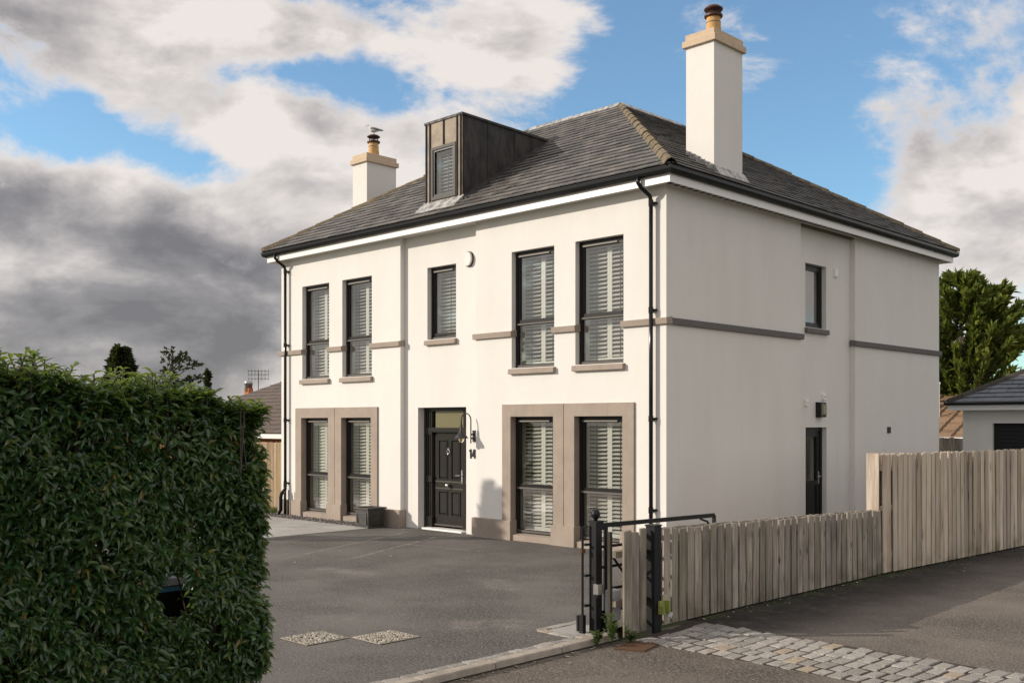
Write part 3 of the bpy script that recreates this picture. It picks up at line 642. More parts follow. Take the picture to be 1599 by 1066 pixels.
MB().box(lx1-.085, lx1-.045, yl-.010, yl, .99, 1.27).tube([(lx1-.065, yl-.01, 1.16), (lx1-.065, yl-.055, 1.16), (lx1-.20, yl-.06, 1.16)], .011).build('handle', 'chrome', door)

# ---- house number, lamp, alarm, cables
nx, nz, nh = -4.945, 1.535, .185
one = MB().hexa([(nx+.024, REC-.014, nz), (nx+.062, REC-.014, nz), (nx+.062, REC-.001, nz), (nx+.024, REC-.001, nz)], [(nx+.024, REC-.014, nz+nh), (nx+.062, REC-.014, nz+nh), (nx+.062, REC-.001, nz+nh), (nx+.024, REC-.001, nz+nh)])
one.hexa([(nx, REC-.013, nz+nh-.055), (nx+.025, REC-.013, nz+nh-.035), (nx+.025, REC-.001, nz+nh-.035), (nx, REC-.001, nz+nh-.055)], [(nx, REC-.013, nz+nh-.022), (nx+.025, REC-.013, nz+nh-.001), (nx+.025, REC-.001, nz+nh-.001), (nx, REC-.001, nz+nh-.022)])
num = one.build('house_number', 'iron', house, label='black numeral 1 of the house number 14')
fx = nx+.080
four = MB().box(fx+.060, fx+.096, REC-.014, REC-.001, nz, nz+nh).box(fx, fx+.060, REC-.013, REC-.001, nz+.036, nz+.066).box(fx+.096, fx+.114, REC-.013, REC-.001, nz+.036, nz+.066)
four.hexa([(fx, REC-.013, nz+.066), (fx+.034, REC-.013, nz+.066), (fx+.034, REC-.001, nz+.066), (fx, REC-.001, nz+.066)], [(fx+.046, REC-.013, nz+nh), (fx+.064, REC-.013, nz+nh), (fx+.064, REC-.001, nz+nh), (fx+.046, REC-.001, nz+nh)])
four.build('house_number', 'iron', house, label='black numeral 4 of the house number 14')
lx, lz = -4.80, 2.0
lamp = MB().box(lx-.035, lx+.035, REC-.025, REC, lz-.13, lz+.10).tube([(lx, REC-.02, lz+.02), (lx, REC-.10, lz+.02)], .016).tube([(lx, REC-.02, lz-.06), (lx, REC-.10, lz-.06)], .016)
arm = [(lx, REC-.10, lz-.16), (lx, REC-.10, lz+.30)]+[(lx, REC-.23+.13*math.cos(t), lz+.30+.14*math.sin(t)) for t in np.linspace(.25, math.pi, 10)]+[(lx, REC-.36, lz+.26), (lx, REC-.36, lz+.20)]
lamp = lamp.build('wall_lamp', 'iron', house, label='dark gooseneck wall lamp beside the front door')
MB().tube(arm, .012, 8).build('arm', 'iron', lamp, smooth=True)
MB().lathe([(.022, .22), (.03, .17), (.032, .10), (.06, .05), (.085, .02), (.135, -.045), (.137, -.055), (.125, -.05), (.07, .015), (.03, .06)], (lx, REC-.36, lz), 24).build('lamp_shade', 'lead', lamp, smooth=True)
MB().lathe([(.055, -.02), (.062, -.06), (.05, -.11), (.02, -.14), (.001, -.145)], (lx, REC-.36, lz), 16).build('bulb', 'lamp_glass', lamp, smooth=True)
al = MB(); k = 16; ax_, az0 = -4.93, 5.56
prof = [(ax_-.095+.19*(0), 0)]
pts = [(ax_+.10*math.cos(t), az0+.145*math.sin(t)) for t in np.linspace(-math.pi/2, math.pi/2, 10)]+[(ax_-.06, az0+.145), (ax_-.095, az0+.09), (ax_-.095, az0-.09), (ax_-.06, az0-.145)]
alarm = MB().hexa([(x, REC-.004, z) for x, z in pts], [(x*.94+ax_*.06, REC-.075, z*.94+az0*.06) for x, z in pts]).build('alarm_box', 'soffit', house)
MB().hexa([(x*1.10-ax_*.10, REC-.001, z*1.06-az0*.06) for x, z in pts], [(x*1.10-ax_*.10, REC-.03, z*1.06-az0*.06) for x, z in pts]).build('back_plate', 'frame', alarm)
def side_box(name, y, z, w, h, d, mat, label, x=-REC):
    o = MB().hexa([(x, y-w/2, z-h/2), (x, y+w/2, z-h/2), (x, y+w/2, z+h/2), (x, y-w/2, z+h/2)], [(x+d, y-w/2+.01, z-h/2+.01), (x+d, y+w/2-.01, z-h/2+.01), (x+d, y+w/2-.01, z+h/2-.01), (x+d, y-w/2+.01, z+h/2-.01)]).build(name, mat, house, label=label, bevel=.006); return o
side_box('sensor', 6.18, 5.42, .11, .19, .05, 'sensor_white', 'small white sensor beside the upper side window')
for y, z, l in ((4.93, 2.66, 'small white double sensor left of the bulkhead lamp'), (5.66, 2.79, 'small white double sensor right of the bulkhead lamp')):
    o = side_box('sensor', y, z, .10, .15, .05, 'sensor_white', l); MB().box(-REC+.05, -REC+.056, y-.045, y+.045, z-.004, z+.004).build('seam', 'vent_metal', o)
bl = side_box('bulkhead_lamp', 5.47, 2.52, .25, .32, .12, 'frame', 'dark bulkhead lamp above the side door')
MB().hexa([(-REC+.12, 5.37, 2.40), (-REC+.12, 5.57, 2.40), (-REC+.12, 5.57, 2.64), (-REC+.12, 5.37, 2.64)], [(-REC+.15, 5.40, 2.43), (-REC+.15, 5.54, 2.43), (-REC+.15, 5.54, 2.61), (-REC+.15, 5.40, 2.61)]).build('lens', 'dim_glass', bl)
vt = MB().box(0, .02, 8.44, 8.60, 2.02, 2.16).build('wall_vent', 'frame_light', house)
MB().box(.02, .024, 8.455, 8.585, 2.04, 2.05).box(.02, .024, 8.455, 8.585, 2.07, 2.08).box(.02, .024, 8.455, 8.585, 2.10, 2.11).box(.02, .024, 8.455, 8.585, 2.13, 2.14).build('slats', 'iron', vt, kind='stuff')

# ---- eaves: soffit, fascia, gutter
FO, GO = .25, .36
fx0, fx1, fy0, fy1 = -W-FO, FO, -FO, DEP+FO
MB().quad((fx0, fy0, 6.235), (fx1, fy0, 6.235), (fx1, .2, 6.235), (fx0, .2, 6.235)).quad((-.2, .2, 6.235), (fx1, .2, 6.235), (fx1, fy1, 6.235), (-.2, fy1, 6.235)).quad((fx0, .2, 6.235), (-W+.2, .2, 6.235), (-W+.2, fy1, 6.235), (fx0, fy1, 6.235)).build('soffit', 'soffit', house)
sv = MB()
for i in range(60):
    y = -.1+i*.19; sv.box(.06, .20, y, y+.13, 6.231, 6.234)
sv.build('soffit_vent', 'frame_light', house)
def fbox(name, z0, z1, i, o_, mat, z1b=None):
    """rectangular ring round the eaves between offsets i and o_"""
    for x0, x1, y0, y1 in ((-W-o_, o_, -o_, -i), (-W-o_, o_, DEP+i, DEP+o_), (i, o_, -i, DEP+i), (-W-o_, -W-i, -i, DEP+i)): MB().box(x0, x1, y0, y1, z0, z1).build(name, mat, house)
fbox('fascia', 6.205, 6.40, FO-.02, FO, 'pvc_white')
def gutter_run(p, q, out):
    p, q, out = Vector(p), Vector(q), Vector(out); mb = MB(); prof = [(0, .0), (.0, -.055), (.025, -.095), (.06, -.105), (.092, -.085), (.105, -.045), (.108, 0), (.114, .008), (.114, .0), (.10, -.005), (.095, -.045), (.06, -.09), (.03, -.08), (.012, -.01)]
    d = (q-p).normalized()
    A = [p+out*(FO+a)-d*(FO+a)+Vector((0, 0, b)) for a, b in prof]; B = [q+out*(FO+a)+d*(FO+a)+Vector((0, 0, b)) for a, b in prof]
    return mb.hexa(A, B).build('gutter', 'pvc_black', house)
zg = 6.445
gutter_run((-W, 0, zg), (0, 0, zg), (0, -1, 0)); gutter_run((0, 0, zg), (0, DEP, zg), (1, 0, 0)); gutter_run((0, DEP, zg), (-W, DEP, zg), (0, 1, 0)); gutter_run((-W, DEP, zg), (-W, 0, zg), (-1, 0, 0))
# black under-gutter fascia strip
fbox('fascia_strip', 6.352, 6.43, FO, FO+.008, 'pvc_black')
# downpipes
def downpipe(x, zb, foot):
    y = -.085
    mb = MB().tube([(x-.10, -FO-.06, 6.36), (x-.10, -FO-.06, 6.27), (x-.075, -FO+.0, 6.19), (x-.01, y-.02, 6.07), (x, y, 5.98), (x, y, 5.9)], .036, 10).tube([(x, y, 5.98), (x, y, zb)], .035, 10)
    o = mb.build('downpipe', 'pvc_black', house, smooth=True)
    for z in (5.95, 4.15, 2.32, .78):
        if z > zb: MB().tube([(x, y, z-.05), (x, y, z+.05)], .043, 10).box(x-.05, x+.075, y+.02, -.001, z-.018, z+.018).build('bracket', 'pvc_black', o)
    if foot:
        MB().tube([(x, y, .80), (x, y-.01, .62), (x-.07, y-.06, .52), (x-.09, y-.07, .42), (x-.09, y-.07, .12), (x-.14, y-.10, .03), (x-.24, y-.14, .0)], .045, 10).build('pipe_shoe', 'pvc_black', o, smooth=True)
        MB().tube([(x+.05, y-.04, .0), (x+.05, y-.04, .55), (x+.02, y-.02, .60)], .032, 8).tube([(x+.18, y-.02, 0), (x+.18, y-.02, .62)], .014, 8).build('waste_pipe', 'pvc_black', o, smooth=True)
downpipe(-.255, .0, False); downpipe(-11.33, .75, True)

# ---- roof
E0x, E1x, E0y, E1y, ZE = -W-.33, .33, -.33, DEP+.33, 6.45
T0x, T1x, T0y, T1y, ZR = -7.45, -4.6, 4.6, 6.85, 9.58
corners_e = [(E0x, E0y, ZE), (E1x, E0y, ZE), (E1x, E1y, ZE), (E0x, E1y, ZE)]
corners_t = [(T0x, T0y, ZR), (T1x, T0y, ZR), (T1x, T1y, ZR), (T0x, T1y, ZR)]
low = [(x, y, z-.05) for x, y, z in corners_e]; lowt = [(x, y, z-.05) for x, y, z in corners_t]
roof = MB().hexa(low, lowt).build('roof', 'slate', house)
CHR = (-.70, -.10, 1.58, 2.52); CHL = (-11.53, -10.93, 2.10, 3.06)
DR = (-6.40, -5.26, .20, 2.9)                     # dormer footprint
def clip(poly, n, c):
    out = []
    for i in range(len(poly)):
        a, b = poly[i], poly[(i+1) % len(poly)]; da = a[0]*n[0]+a[1]*n[1]-c; db = b[0]*n[0]+b[1]*n[1]-c
        if da <= 0: out.append(a)
        if da*db < 0: t = da/(da-db); out.append((a[0]+(b[0]-a[0])*t, a[1]+(b[1]-a[1])*t))
    return out
def slates(e0, e1, t0, t1, gauge, width, mat, holes=(), th=.017):
    """slates on one roof slope; returns a list of (centre, verts, faces)"""
    e0, e1, t0, t1 = map(Vector, (e0, e1, t0, t1)); X = (e1-e0).normalized(); nrm = X.cross(t0-e0).normalized()
    if nrm.z < 0: nrm = -nrm
    Y = nrm.cross(X).normalized()
    if Y.z < 0: Y = -Y
    to2 = lambda p: ((p-e0).dot(X), (p-e0).dot(Y)); L, (a0, H), (a1, _) = (e1-e0).length, to2(t0), to2(t1)
    nl = Vector((-H, a0)).normalized(); nr = Vector((H, L-a1)).normalized(); cr = nr[0]*L
    out = []; n = int(H/gauge)+1
    for r in range(n):
        y0 = r*gauge; y1 = min(y0+gauge*1.35, H-.02); x = -width*(.5 if r % 2 else 0)-random.uniform(0, .02)
        while x < L:
            w = width*random.uniform(.97, 1.0)
            pl = [(x+.002, y0+random.uniform(-.008, .006)), (x+w-.003, y0+random.uniform(-.008, .006)), (x+w-.003, y1), (x+.002, y1)]
            pl = clip(clip(pl, nl, 0), nr, cr); x += width
            if len(pl) < 3: continue
            cx_ = sum(p[0] for p in pl)/len(pl); cy_ = sum(p[1] for p in pl)/len(pl); c = e0+X*cx_+Y*cy_
            if any(h[0] < c.x < h[1] and h[2] < c.y < h[3] for h in holes): continue
            if max(p[1] for p in pl)-min(p[1] for p in pl) < .03: continue
            lift = random.uniform(0, .006)
            P = lambda p, up: e0+X*p[0]+Y*p[1]+nrm*(up+lift+.034*(1-(p[1]-y0)/(gauge*1.35)))
            out.append((c, [P(p, 0) for p in pl]+[P(p, th) for p in pl], len(pl)))
    return out
def emit_slates(lst, nbig, mat, parent, stuffname):
    vis = [s for s in lst]; vis.sort(key=lambda s: camdepth(s[0]) if not s[0].x < -8 and s[0].y < 9 else 99)
    for i, (c, v, k) in enumerate(vis[:nbig]):
        mb = MB(); mb.hexa(v[:k], v[k:]); mb.build('slate', mat, parent)
    mb = MB()
    for c, v, k in vis[nbig:]: mb.hexa(v[:k], v[k:])
    if mb.v: mb.build(stuffname, mat, parent, kind='stuff')
G_, W_ = .235, .31
sl = slates(corners_e[0], corners_e[1], corners_t[0], corners_t[1], G_, W_, 'slate', [(DR[0], DR[1], 0.22, 3.0)])
sl += slates(corners_e[1], corners_e[2], corners_t[1], corners_t[2], G_, W_, 'slate', [(CHR[0], CHR[1], CHR[2], CHR[3])])
emit_slates(sl, 300, 'slate', roof, 'slates')
hid = slates(corners_e[2], corners_e[3], corners_t[2], corners_t[3], G_*1.0, W_, 'slate')+slates(corners_e[3], corners_e[0], corners_t[3], corners_t[0], G_, W_, 'slate', [CHL])
mb = MB()
for c, v, k in hid: mb.hexa(v[:k], v[k:])
mb.build('slates', 'slate', roof, kind='stuff')
# hip tiles along the hips
def hip(a, b, n, r=.112):
    a, b = Vector(a), Vector(b); d = (b-a)/n; u = d.normalized(); s = u.cross(Vector((0, 0, 1))).normalized(); up = s.cross(u)
    for i in range(n):
        p = a+d*i; jl = random.uniform(-.008, .008); q = p+d*1.06; mb = MB()
        prof = [(-r, -.055), (-r*.55, .018), (0, .052), (r*.55, .018), (r, -.055)]
        A = [p+s*x+up*(z+.055+jl) for x, z in prof]; B = [q+s*x*.96+up*(z+.034+jl) for x, z in prof]
        Ai = [v-up*.018 for v in A]; Bi = [v-up*.018 for v in B]
        mb.hexa(A+Ai[::-1], B+Bi[::-1]); mb.build('hip_tile', 'hip', roof)
for a, b, n in ((0, 0, 15), (1, 1, 15), (2, 2, 15), (3, 3, 15)): hip(Vector(corners_e[a])+Vector((0, 0, .02)), Vector(corners_t[b])+Vector((0, 0, -.02)), n)
# lead roll round the flat top
h = .10
def ridge(a, b):
    a, b = Vector(a), Vector(b); n = max(2, round((b-a).length/.75))
    for i in range(n):
        p = a+(b-a)*(i/n); q = a+(b-a)*((i+1)/n-.004); d = (b-a).normalized(); o = Vector((d.y, -d.x, 0)); mb = MB()
        pr = [(.22, -.115), (.03, .075), (-.12, .095), (-.12, .02)]
        mb.hexa([p+o*x+Vector((0, 0, z)) for x, z in pr], [q+o*x+Vector((0, 0, z)) for x, z in pr]); mb.build('ridge_flashing', 'lead_pale', roof)
for i in range(4): ridge(corners_t[i], corners_t[(i+1) % 4])
MB().box(T0x+.05, T1x-.05, T0y+.05, T1y-.05, ZR-.05, ZR+.05).build('flat_top', 'lead', roof)

# ---- chimneys
def chimney(c, ztop, label, rot=0):
    x0, x1, y0, y1 = c
    o = MB().box(x0, x1, y0, y1, 5.9, ztop).build('chimney', 'white', house, label=label)
    b = .055
    MB().box(x0-b, x1+b, y0-b, y1+b, ztop, ztop+.115).box(x0-.012, x1+.012, y0-.012, y1+.012, ztop+.115, ztop+.235).hexa([(x0-.01, y0-.01, ztop+.235), (x1+.01, y0-.01, ztop+.235), (x1+.01, y1+.01, ztop+.235), (x0-.01, y1+.01, ztop+.235)], [(x0+.1, y0+.15, ztop+.27), (x1-.1, y0+.15, ztop+.27), (x1-.1, y1-.15, ztop+.27), (x0+.1, y1-.15, ztop+.27)]).build('cap', 'cap_stone', o, bevel=.006)
    px, py, pz = (x0+x1)/2, (y0+y1)/2-.03, ztop+.24
    MB().lathe([(.155, 0), (.15, .05), (.128, .28), (.128, .40), (.115, .40)], (px, py, pz), 22).build('pot', 'terracotta', o, smooth=True)
    MB().tube([(px+.132*math.cos(t), py+.132*math.sin(t), pz+.27) for t in np.linspace(0, 2*math.pi, 20)], .006, 6, False).build('wire_band', 'chrome', o)
    cw = MB().lathe([(.165, .375), (.17, .385), (.17, .41), (.15, .425), (.11, .43)], (px, py, pz), 22)
    if rot:
        cw.lathe([(.11, .40), (.11, .47)], (px, py, pz), 18); cw.lathe([(.11, .47), (.165, .50), (.175, .515), (.17, .535), (.12, .575), (.001, .59)], (px, py, pz), 22)
        for i in range(18): a = 2*math.pi*i/18; cw.tube([(px+.115*math.cos(a), py+.115*math.sin(a), pz+.43), (px+.15*math.cos(a), py+.15*math.sin(a), pz+.52)], .008, 5)
    else:
        for i in range(6): a = 2*math.pi*i/6+.3; cw.tube([(px+.12*math.cos(a), py+.12*math.sin(a), pz+.42), (px+.12*math.cos(a), py+.12*math.sin(a), pz+.53)], .009, 5)
        cw.lathe([(.14, .51), (.168, .525), (.172, .54), (.12, .575), (.001, .59)], (px, py, pz), 22)
    cw.build('cowl', 'cowl', o)
    return o, (px, py, pz+.59)
def slopez(x): return ZE+(E1x-x)*(ZR-ZE)/(E1x-T1x)
ch, _ = chimney(CHR, 9.10, 'white chimney on the right slope with tan cap and one clay pot', 1)
fl = MB()
n = 6
for i in range(n):
    xa = CHR[0]+(CHR[1]-CHR[0])*i/n; xb = CHR[0]+(CHR[1]-CHR[0])*(i+1)/n; fl.hexa([(xa, CHR[2]-.012, slopez(xb)-.05), (xb, CHR[2]-.012, slopez(xb)-.05), (xb, CHR[2], slopez(xb)-.05), (xa, CHR[2], slopez(xb)-.05)], [(xa, CHR[2]-.012, slopez(xa)+.10), (xb, CHR[2]-.012, slopez(xa)+.10), (xb, CHR[2], slopez(xa)+.10), (xa, CHR[2], slopez(xa)+.10)])
fl.hexa([(CHR[1], CHR[2]-.014, slopez(CHR[1])+.14), (CHR[1]+.014, CHR[2]-.014, slopez(CHR[1])+.14), (CHR[1]+.014, CHR[3]+.03, slopez(CHR[1])+.14), (CHR[1], CHR[3]+.03, slopez(CHR[1])+.14)], [(CHR[1], CHR[2]-.014, slopez(CHR[1])), (CHR[1]+.17, CHR[2]-.014, slopez(CHR[1]+.17)+.03), (CHR[1]+.17, CHR[3]+.03, slopez(CHR[1]+.17)+.03), (CHR[1], CHR[3]+.03, slopez(CHR[1]))])
fl.build('flashing', 'lead_pale', ch)
chl, GULL = chimney(CHL, 8.98, 'white chimney on the left slope with a clay pot under a gull')

# ---- dormer
x0, x1, y0, y1 = DR; zt = 8.57; s_ = (ZR-ZE)/(T0y-E0y); fz = lambda y: ZE+(y-E0y)*s_
zb = fz(y0)-.02; yb = 2.95
w0, w1 = x0+.20, x1-.17; wz0, wz1 = zb+.17, zb+1.28
dm = MB()
dm.hexa([(x0, y0+.03, zb-.3), (x0+.05, y0+.03, zb-.3), (x0+.05, yb, fz(yb)-.3), (x0, yb, fz(yb)-.3)], [(x0, y0+.03, zt), (x0+.05, y0+.03, zt), (x0+.05, yb, zt-.06), (x0, yb, zt-.06)])
dm.hexa([(x1-.05, y0+.03, zb-.3), (x1, y0+.03, zb-.3), (x1, yb, fz(yb)-.3), (x1-.05, yb, fz(yb)-.3)], [(x1-.05, y0+.03, zt), (x1, y0+.03, zt), (x1, yb, zt-.06), (x1-.05, yb, zt-.06)])
dm.hexa([(x0-.03, y0-.02, zt), (x1+.03, y0-.02, zt), (x1+.03, yb+.2, zt-.06), (x0-.03, yb+.2, zt-.06)], [(x0-.03, y0-.02, zt+.05), (x1+.03, y0-.02, zt+.05), (x1+.03, yb+.2, zt-.01), (x0-.03, yb+.2, zt-.01)])
dm.box(x0+.05, x1-.05, yb-.9, yb-.85, zb, zt)
dormer = dm.build('dormer', 'lead', house, label='flat topped dark lead clad dormer on the front slope')
# front lead sheets round the window, corner rolls
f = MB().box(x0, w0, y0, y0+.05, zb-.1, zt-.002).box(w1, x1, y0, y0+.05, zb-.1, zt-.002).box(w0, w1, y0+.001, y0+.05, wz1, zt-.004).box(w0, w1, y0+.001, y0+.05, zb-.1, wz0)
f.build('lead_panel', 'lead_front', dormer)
for x in (x0+.03, x0+.15, (w0+w1)/2, x1-.14, x1-.03):
    lo_ = wz1+.02 if abs(x-(w0+w1)/2) < .01 else zb-.05
    MB().tube([(x, y0-.012, lo_), (x, y0-.012, zt+.03)], .018, 8).build('lead_roll', 'lead', dormer)
for y in (.95, 1.75, 2.3): MB().tube([(x1+.01, y, fz(y)), (x1+.01, y, zt)], .014, 6).build('lead_roll', 'lead', dormer)
MB().box(w0, w0+.06, y0-.03, y0+.06, wz0, wz1).box(w1-.06, w1, y0-.03, y0+.06, wz0, wz1).box(w0+.06, w1-.06, y0-.03, y0+.06, wz0, wz0+.07).box(w0+.06, w1-.06, y0-.03, y0+.06, wz1-.06, wz1).build('window_frame', 'frame_light', dormer)
MB().box(w0+.06, w0+.10, y0-.012, y0+.05, wz0+.07, wz1-.06).box(w1-.10, w1-.06, y0-.012, y0+.05, wz0+.07, wz1-.06).box(w0+.10, w1-.10, y0-.012, y0+.05, wz0+.07, wz0+.115).box(w0+.10, w1-.10, y0-.012, y0+.05, wz1-.10, wz1-.06).build('sash', 'frame', dormer)
MB().quad((w0+.10, y0+.02, wz0+.115), (w1-.10, y0+.02, wz0+.115), (w1-.10, y0+.02, wz1-.10), (w0+.10, y0+.02, wz1-.10)).build('pane', 'glass', dormer)
shutter_set(dormer, w1-w0-.06, wz0+.02, wz1-.02, y0+.15, (w0+w1)/2, False)
MB().hexa([(x0-.05, y0-.30, fz(y0-.30)+.035), (x1+.06, y0-.30, fz(y0-.30)+.035), (x1+.06, y0-.001, fz(y0)+.03), (x0-.05, y0-.001, fz(y0)+.03)], [(x0-.05, y0-.30, fz(y0-.30)+.05), (x1+.06, y0-.30, fz(y0-.30)+.05), (x1+.06, y0-.001, zb+.16), (x0-.05, y0-.001, zb+.16)]).build('flashing', 'lead_pale', dormer)
MB().hexa([(x1, y0-.02, fz(y0)), (x1+.16, y0-.02, fz(y0)), (x1+.16, 3.05, fz(3.05)), (x1, 3.05, fz(3.05))], [(x1, y0-.02, fz(y0)+.12), (x1+.16, y0-.02, fz(y0)+.045), (x1+.16, 3.05, fz(3.05)+.045), (x1, 3.05, fz(3.05)+.12)]).build('side_flashing', 'lead', dormer)

# ================================================================== FENCES
plank_cache = {}
def plank_mesh(w, h, t, key):
    if key not in plank_cache:
        mb = MB(); j = lambda s: random.uniform(-s, s); a = j(.008)
        mb.hexa([(0, -w/2, 0), (t, -w/2, 0), (t, w/2, 0), (0, w/2, 0)], [(0, -w/2+j(.004), h+a), (t, -w/2+j(.004), h+a-.006), (t, w/2+j(.004), h-a-.006), (0, w/2+j(.004), h-a)])
        me = bpy.data.meshes.new('plank'); me.from_pydata(mb.v, [], mb.f); me.update(); plank_cache[key] = me
    return plank_cache[key]
def fx_(y): return 3.345+.006*(y+4.6) if y < 1 else 3.38+.062*(y-.6)
def fence(y0, y1, h0, h1, label, mat, pitch=.155, pw=.126):
    root = thing('timber_fence', label, 'fence', (fx_((y0+y1)/2), (y0+y1)/2, 0))
    y = y0+.07; i = 0
    while y < y1-.04:
        t = (y-y0)/(y1-y0); h = h0+(h1-h0)*t
        me = plank_mesh(pw, 1, .02, ('p', pw, i % 9))
        if not me.materials: me.materials.append(None)
        o = link('plank', me, None, (fx_(y)+.05, y+random.uniform(-.006, .006), .025), root)
        o.material_slots[0].link = 'OBJECT'; o.material_slots[0].material = MAT[mat]
        o.scale = (1, random.uniform(.97, 1.03), h-.03+random.uniform(-.007, .007)); o.rotation_euler = (random.uniform(-.007, .007), random.uniform(-.012, .004), random.uniform(-.05, .05))
        b = link('plank', me, None, (fx_(y)-.10, y+pitch/2, .025), root)
        b.material_slots[0].link = 'OBJECT'; b.material_slots[0].material = MAT[mat]; b.scale = (1, 1.05, h-.032+random.uniform(-.005, .005))
        y += pitch*random.uniform(.97, 1.03); i += 1
    for z in ([.2, h0-.22] if h0 < 1.3 else [.25, .95, h0-.25]):
        z1 = z+(h1-h0)*(z/h0)
        MB().hexa([(fx_(y0)-.075, y0, z), (fx_(y0)+.045, y0, z), (fx_(y1)+.045, y1, z1), (fx_(y1)-.075, y1, z1)], [(fx_(y0)-.075, y0, z+.07), (fx_(y0)+.045, y0, z+.07), (fx_(y1)+.045, y1, z1+.07), (fx_(y1)-.075, y1, z1+.07)]).build('rail', mat, root)
    return root
low = fence(-4.78, .58, 1.085, .965, 'low weathered grey timber fence along the side of the lane', 'wood_grey')
tall = fence(.66, 13.5, 1.79, 1.76, 'tall weathered brown timber fence running back towards the garage', 'wood_warm', .150, .137)
MB().box(3.21, 3.40, .605, .628, 0.9, 1.80).build('end_board', 'wood_warm', tall)
MB().box(3.20, 3.36, .63, .72, .02, 1.79).build('post', 'wood_warm', tall)
# short leaning boards beside the gate post
bf = thing('timber_fence', 'three leaning grey boards between the ball topped post and the black steel post', 'fence', (3.35, -5.3, 0))
for yc, w, h, ry, rx, xo in ((-5.43, .128, 1.12, .02, .07, .085), (-5.255, .135, 1.085, .0, .03, .05), (-5.095, .105, 1.11, -.01, -.02, .03)):
    me = plank_mesh(w, 1, .022, ('s', yc)); 
    if not me.materials: me.materials.append(MAT['wood_grey'])
    o = link('plank', me, None, (3.33+xo, yc, .0), bf); o.scale = (1, 1, h); o.rotation_euler = (rx*.5, ry, 0)
MB().box(3.28, 3.315, -5.585, -5.545, .0, 1.10).build('post', 'wood_post', bf)
MB().box(3.28, 3.345, -5.5, -5.02, .30, .37).build('rail', 'wood_grey', bf); MB().box(3.28, 3.345, -5.5, -5.02, .82, .89).build('rail', 'wood_grey', bf)
# steel post with green catch
sp = thing('gate_post', 'plain black square steel post at the end of the low fence', 'gate post', (3.39, -4.915, 0))
MB().box(3.33, 3.45, -4.985, -4.865, -.05, 1.125).build('post', 'iron', sp); MB().box(3.322, 3.458, -4.993, -4.857, 1.125, 1.14).build('cap', 'iron', sp)
ct = MB().box(3.455, 3.475, -4.93, -4.80, .17, .31).box(3.475, 3.53, -4.83, -4.805, .17, .31).box(3.475, 3.53, -4.93, -4.91, .17, .26).build('catch', 'green_bracket', sp, label='faded green steel gate catch')
MB().box(3.452, 3.47, -4.86, -4.78, .30, .37).build('timber_packer', 'wood_warm', sp); MB().box(3.476, 3.50, -4.80, -4.72, .13, .17).build('stop', 'grey_box', sp)
# ball topped gate post
gp = thing('gate_post', 'black square steel gate post topped with a ball', 'gate post', (3.09, -5.55, 0))
MB().box(3.04, 3.14, -5.60, -5.50, -.05, 1.19).build('post', 'iron', gp, bevel=.005)
MB().box(3.032, 3.148, -5.608, -5.492, 1.19, 1.205).build('cap', 'iron', gp)
MB().lathe([(.022, 0), (.02, .018), (.034, .028), (.047, .05), (.050, .07), (.047, .09), (.034, .11), (.018, .121), (.001, .124)], (3.09, -5.55, 1.205), 20).build('ball_finial', 'iron', gp, smooth=True)
MB().box(3.125, 3.19, -5.63, -5.53, .43, .54).build('padlock_box', 'chrome', gp); MB().lathe([(.03, 0), (.035, .02), (.035, .05), (.02, .06)], (3.15, -5.59, .375), 12).build('padlock', 'iron', gp)
MB().box(3.10, 3.18, -5.49, -5.42, .02, .20).build('motor_foot', 'iron', gp)
# drop bolt on the left of the post
db = MB().tube([(3.0, -5.66, .05), (3.0, -5.66, 1.13), (3.04, -5.62, 1.15)], .013, 8)
for z in (.30, .62, .95): db.box(2.995, 3.045, -5.665, -5.60, z-.012, z+.012)
dbt = thing('drop_bolt', 'thin black drop bolt rod with a rusty collar left of the ball topped post', 'bolt', (3.0, -5.66, 0)); db.build('rod', 'iron', dbt)
MB().tube([(3.0, -5.66, .86), (3.0, -5.66, .90)], .030, 10).build('collar', 'rust', dbt)
MB().box(2.975, 3.03, -5.69, -5.64, .0, .20).box(2.93, 2.955, -5.68, -5.65, .02, .19).build('foot_socket', 'iron', dbt)
# open field gate swung back along the fence
gt = thing('metal_gate', 'open black metal field gate folded back behind the low fence', 'gate', (3.12, -4.4, 0))
gx0, gy0, gx1, gy1 = 3.11, -5.47, 3.14, -3.36
P = lambda t, z: (gx0+(gx1-gx0)*t, gy0+(gy1-gy0)*t, z)
for z0, z1 in ((1.15, 1.125), (.92, .90), (.70, .69), (.46, .45), (.22, .21)):
    a, b = Vector(P(0, z0)), Vector(P(1, z1)); d = (b-a)/2; MB().obox((a+b)/2, d, (.014, 0, 0), (0, 0, .024 if z0 > 1 else .014)).build('rail', 'iron', gt)
for t, z0, z1 in ((1, .18, 1.125), (.03, .18, 1.15)): p = P(t, 0); MB().box(p[0]-.016, p[0]+.016, p[1]-.02, p[1]+.02, z0, z1).build('stile', 'iron', gt)
MB().tube([P(0.03, .92), P(.35, .22)], .014, 8).build('brace', 'iron', gt); MB().tube([P(.86, 1.10), P(.93, 1.06), P(.97, .98), P(.985, .88)], .013, 8).build('brace', 'iron', gt)
MB().tube([P(0, 1.10), P(0, 1.20)], .02, 8).box(3.09, 3.13, -5.50, -5.40, 1.12, 1.17).build('hinge', 'iron', gt)
# grey control box behind the boards
cb = MB().box(3.14, 3.24, -5.46, -5.30, .13, .46).build('control_box', 'grey_box', None, bevel=.012); tag(cb, 'small pale grey box hanging low beside the ball topped gate post', 'box')
MB().box(3.16, 3.22, -5.42, -5.34, -.02, .13).build('stand', 'soil', cb)
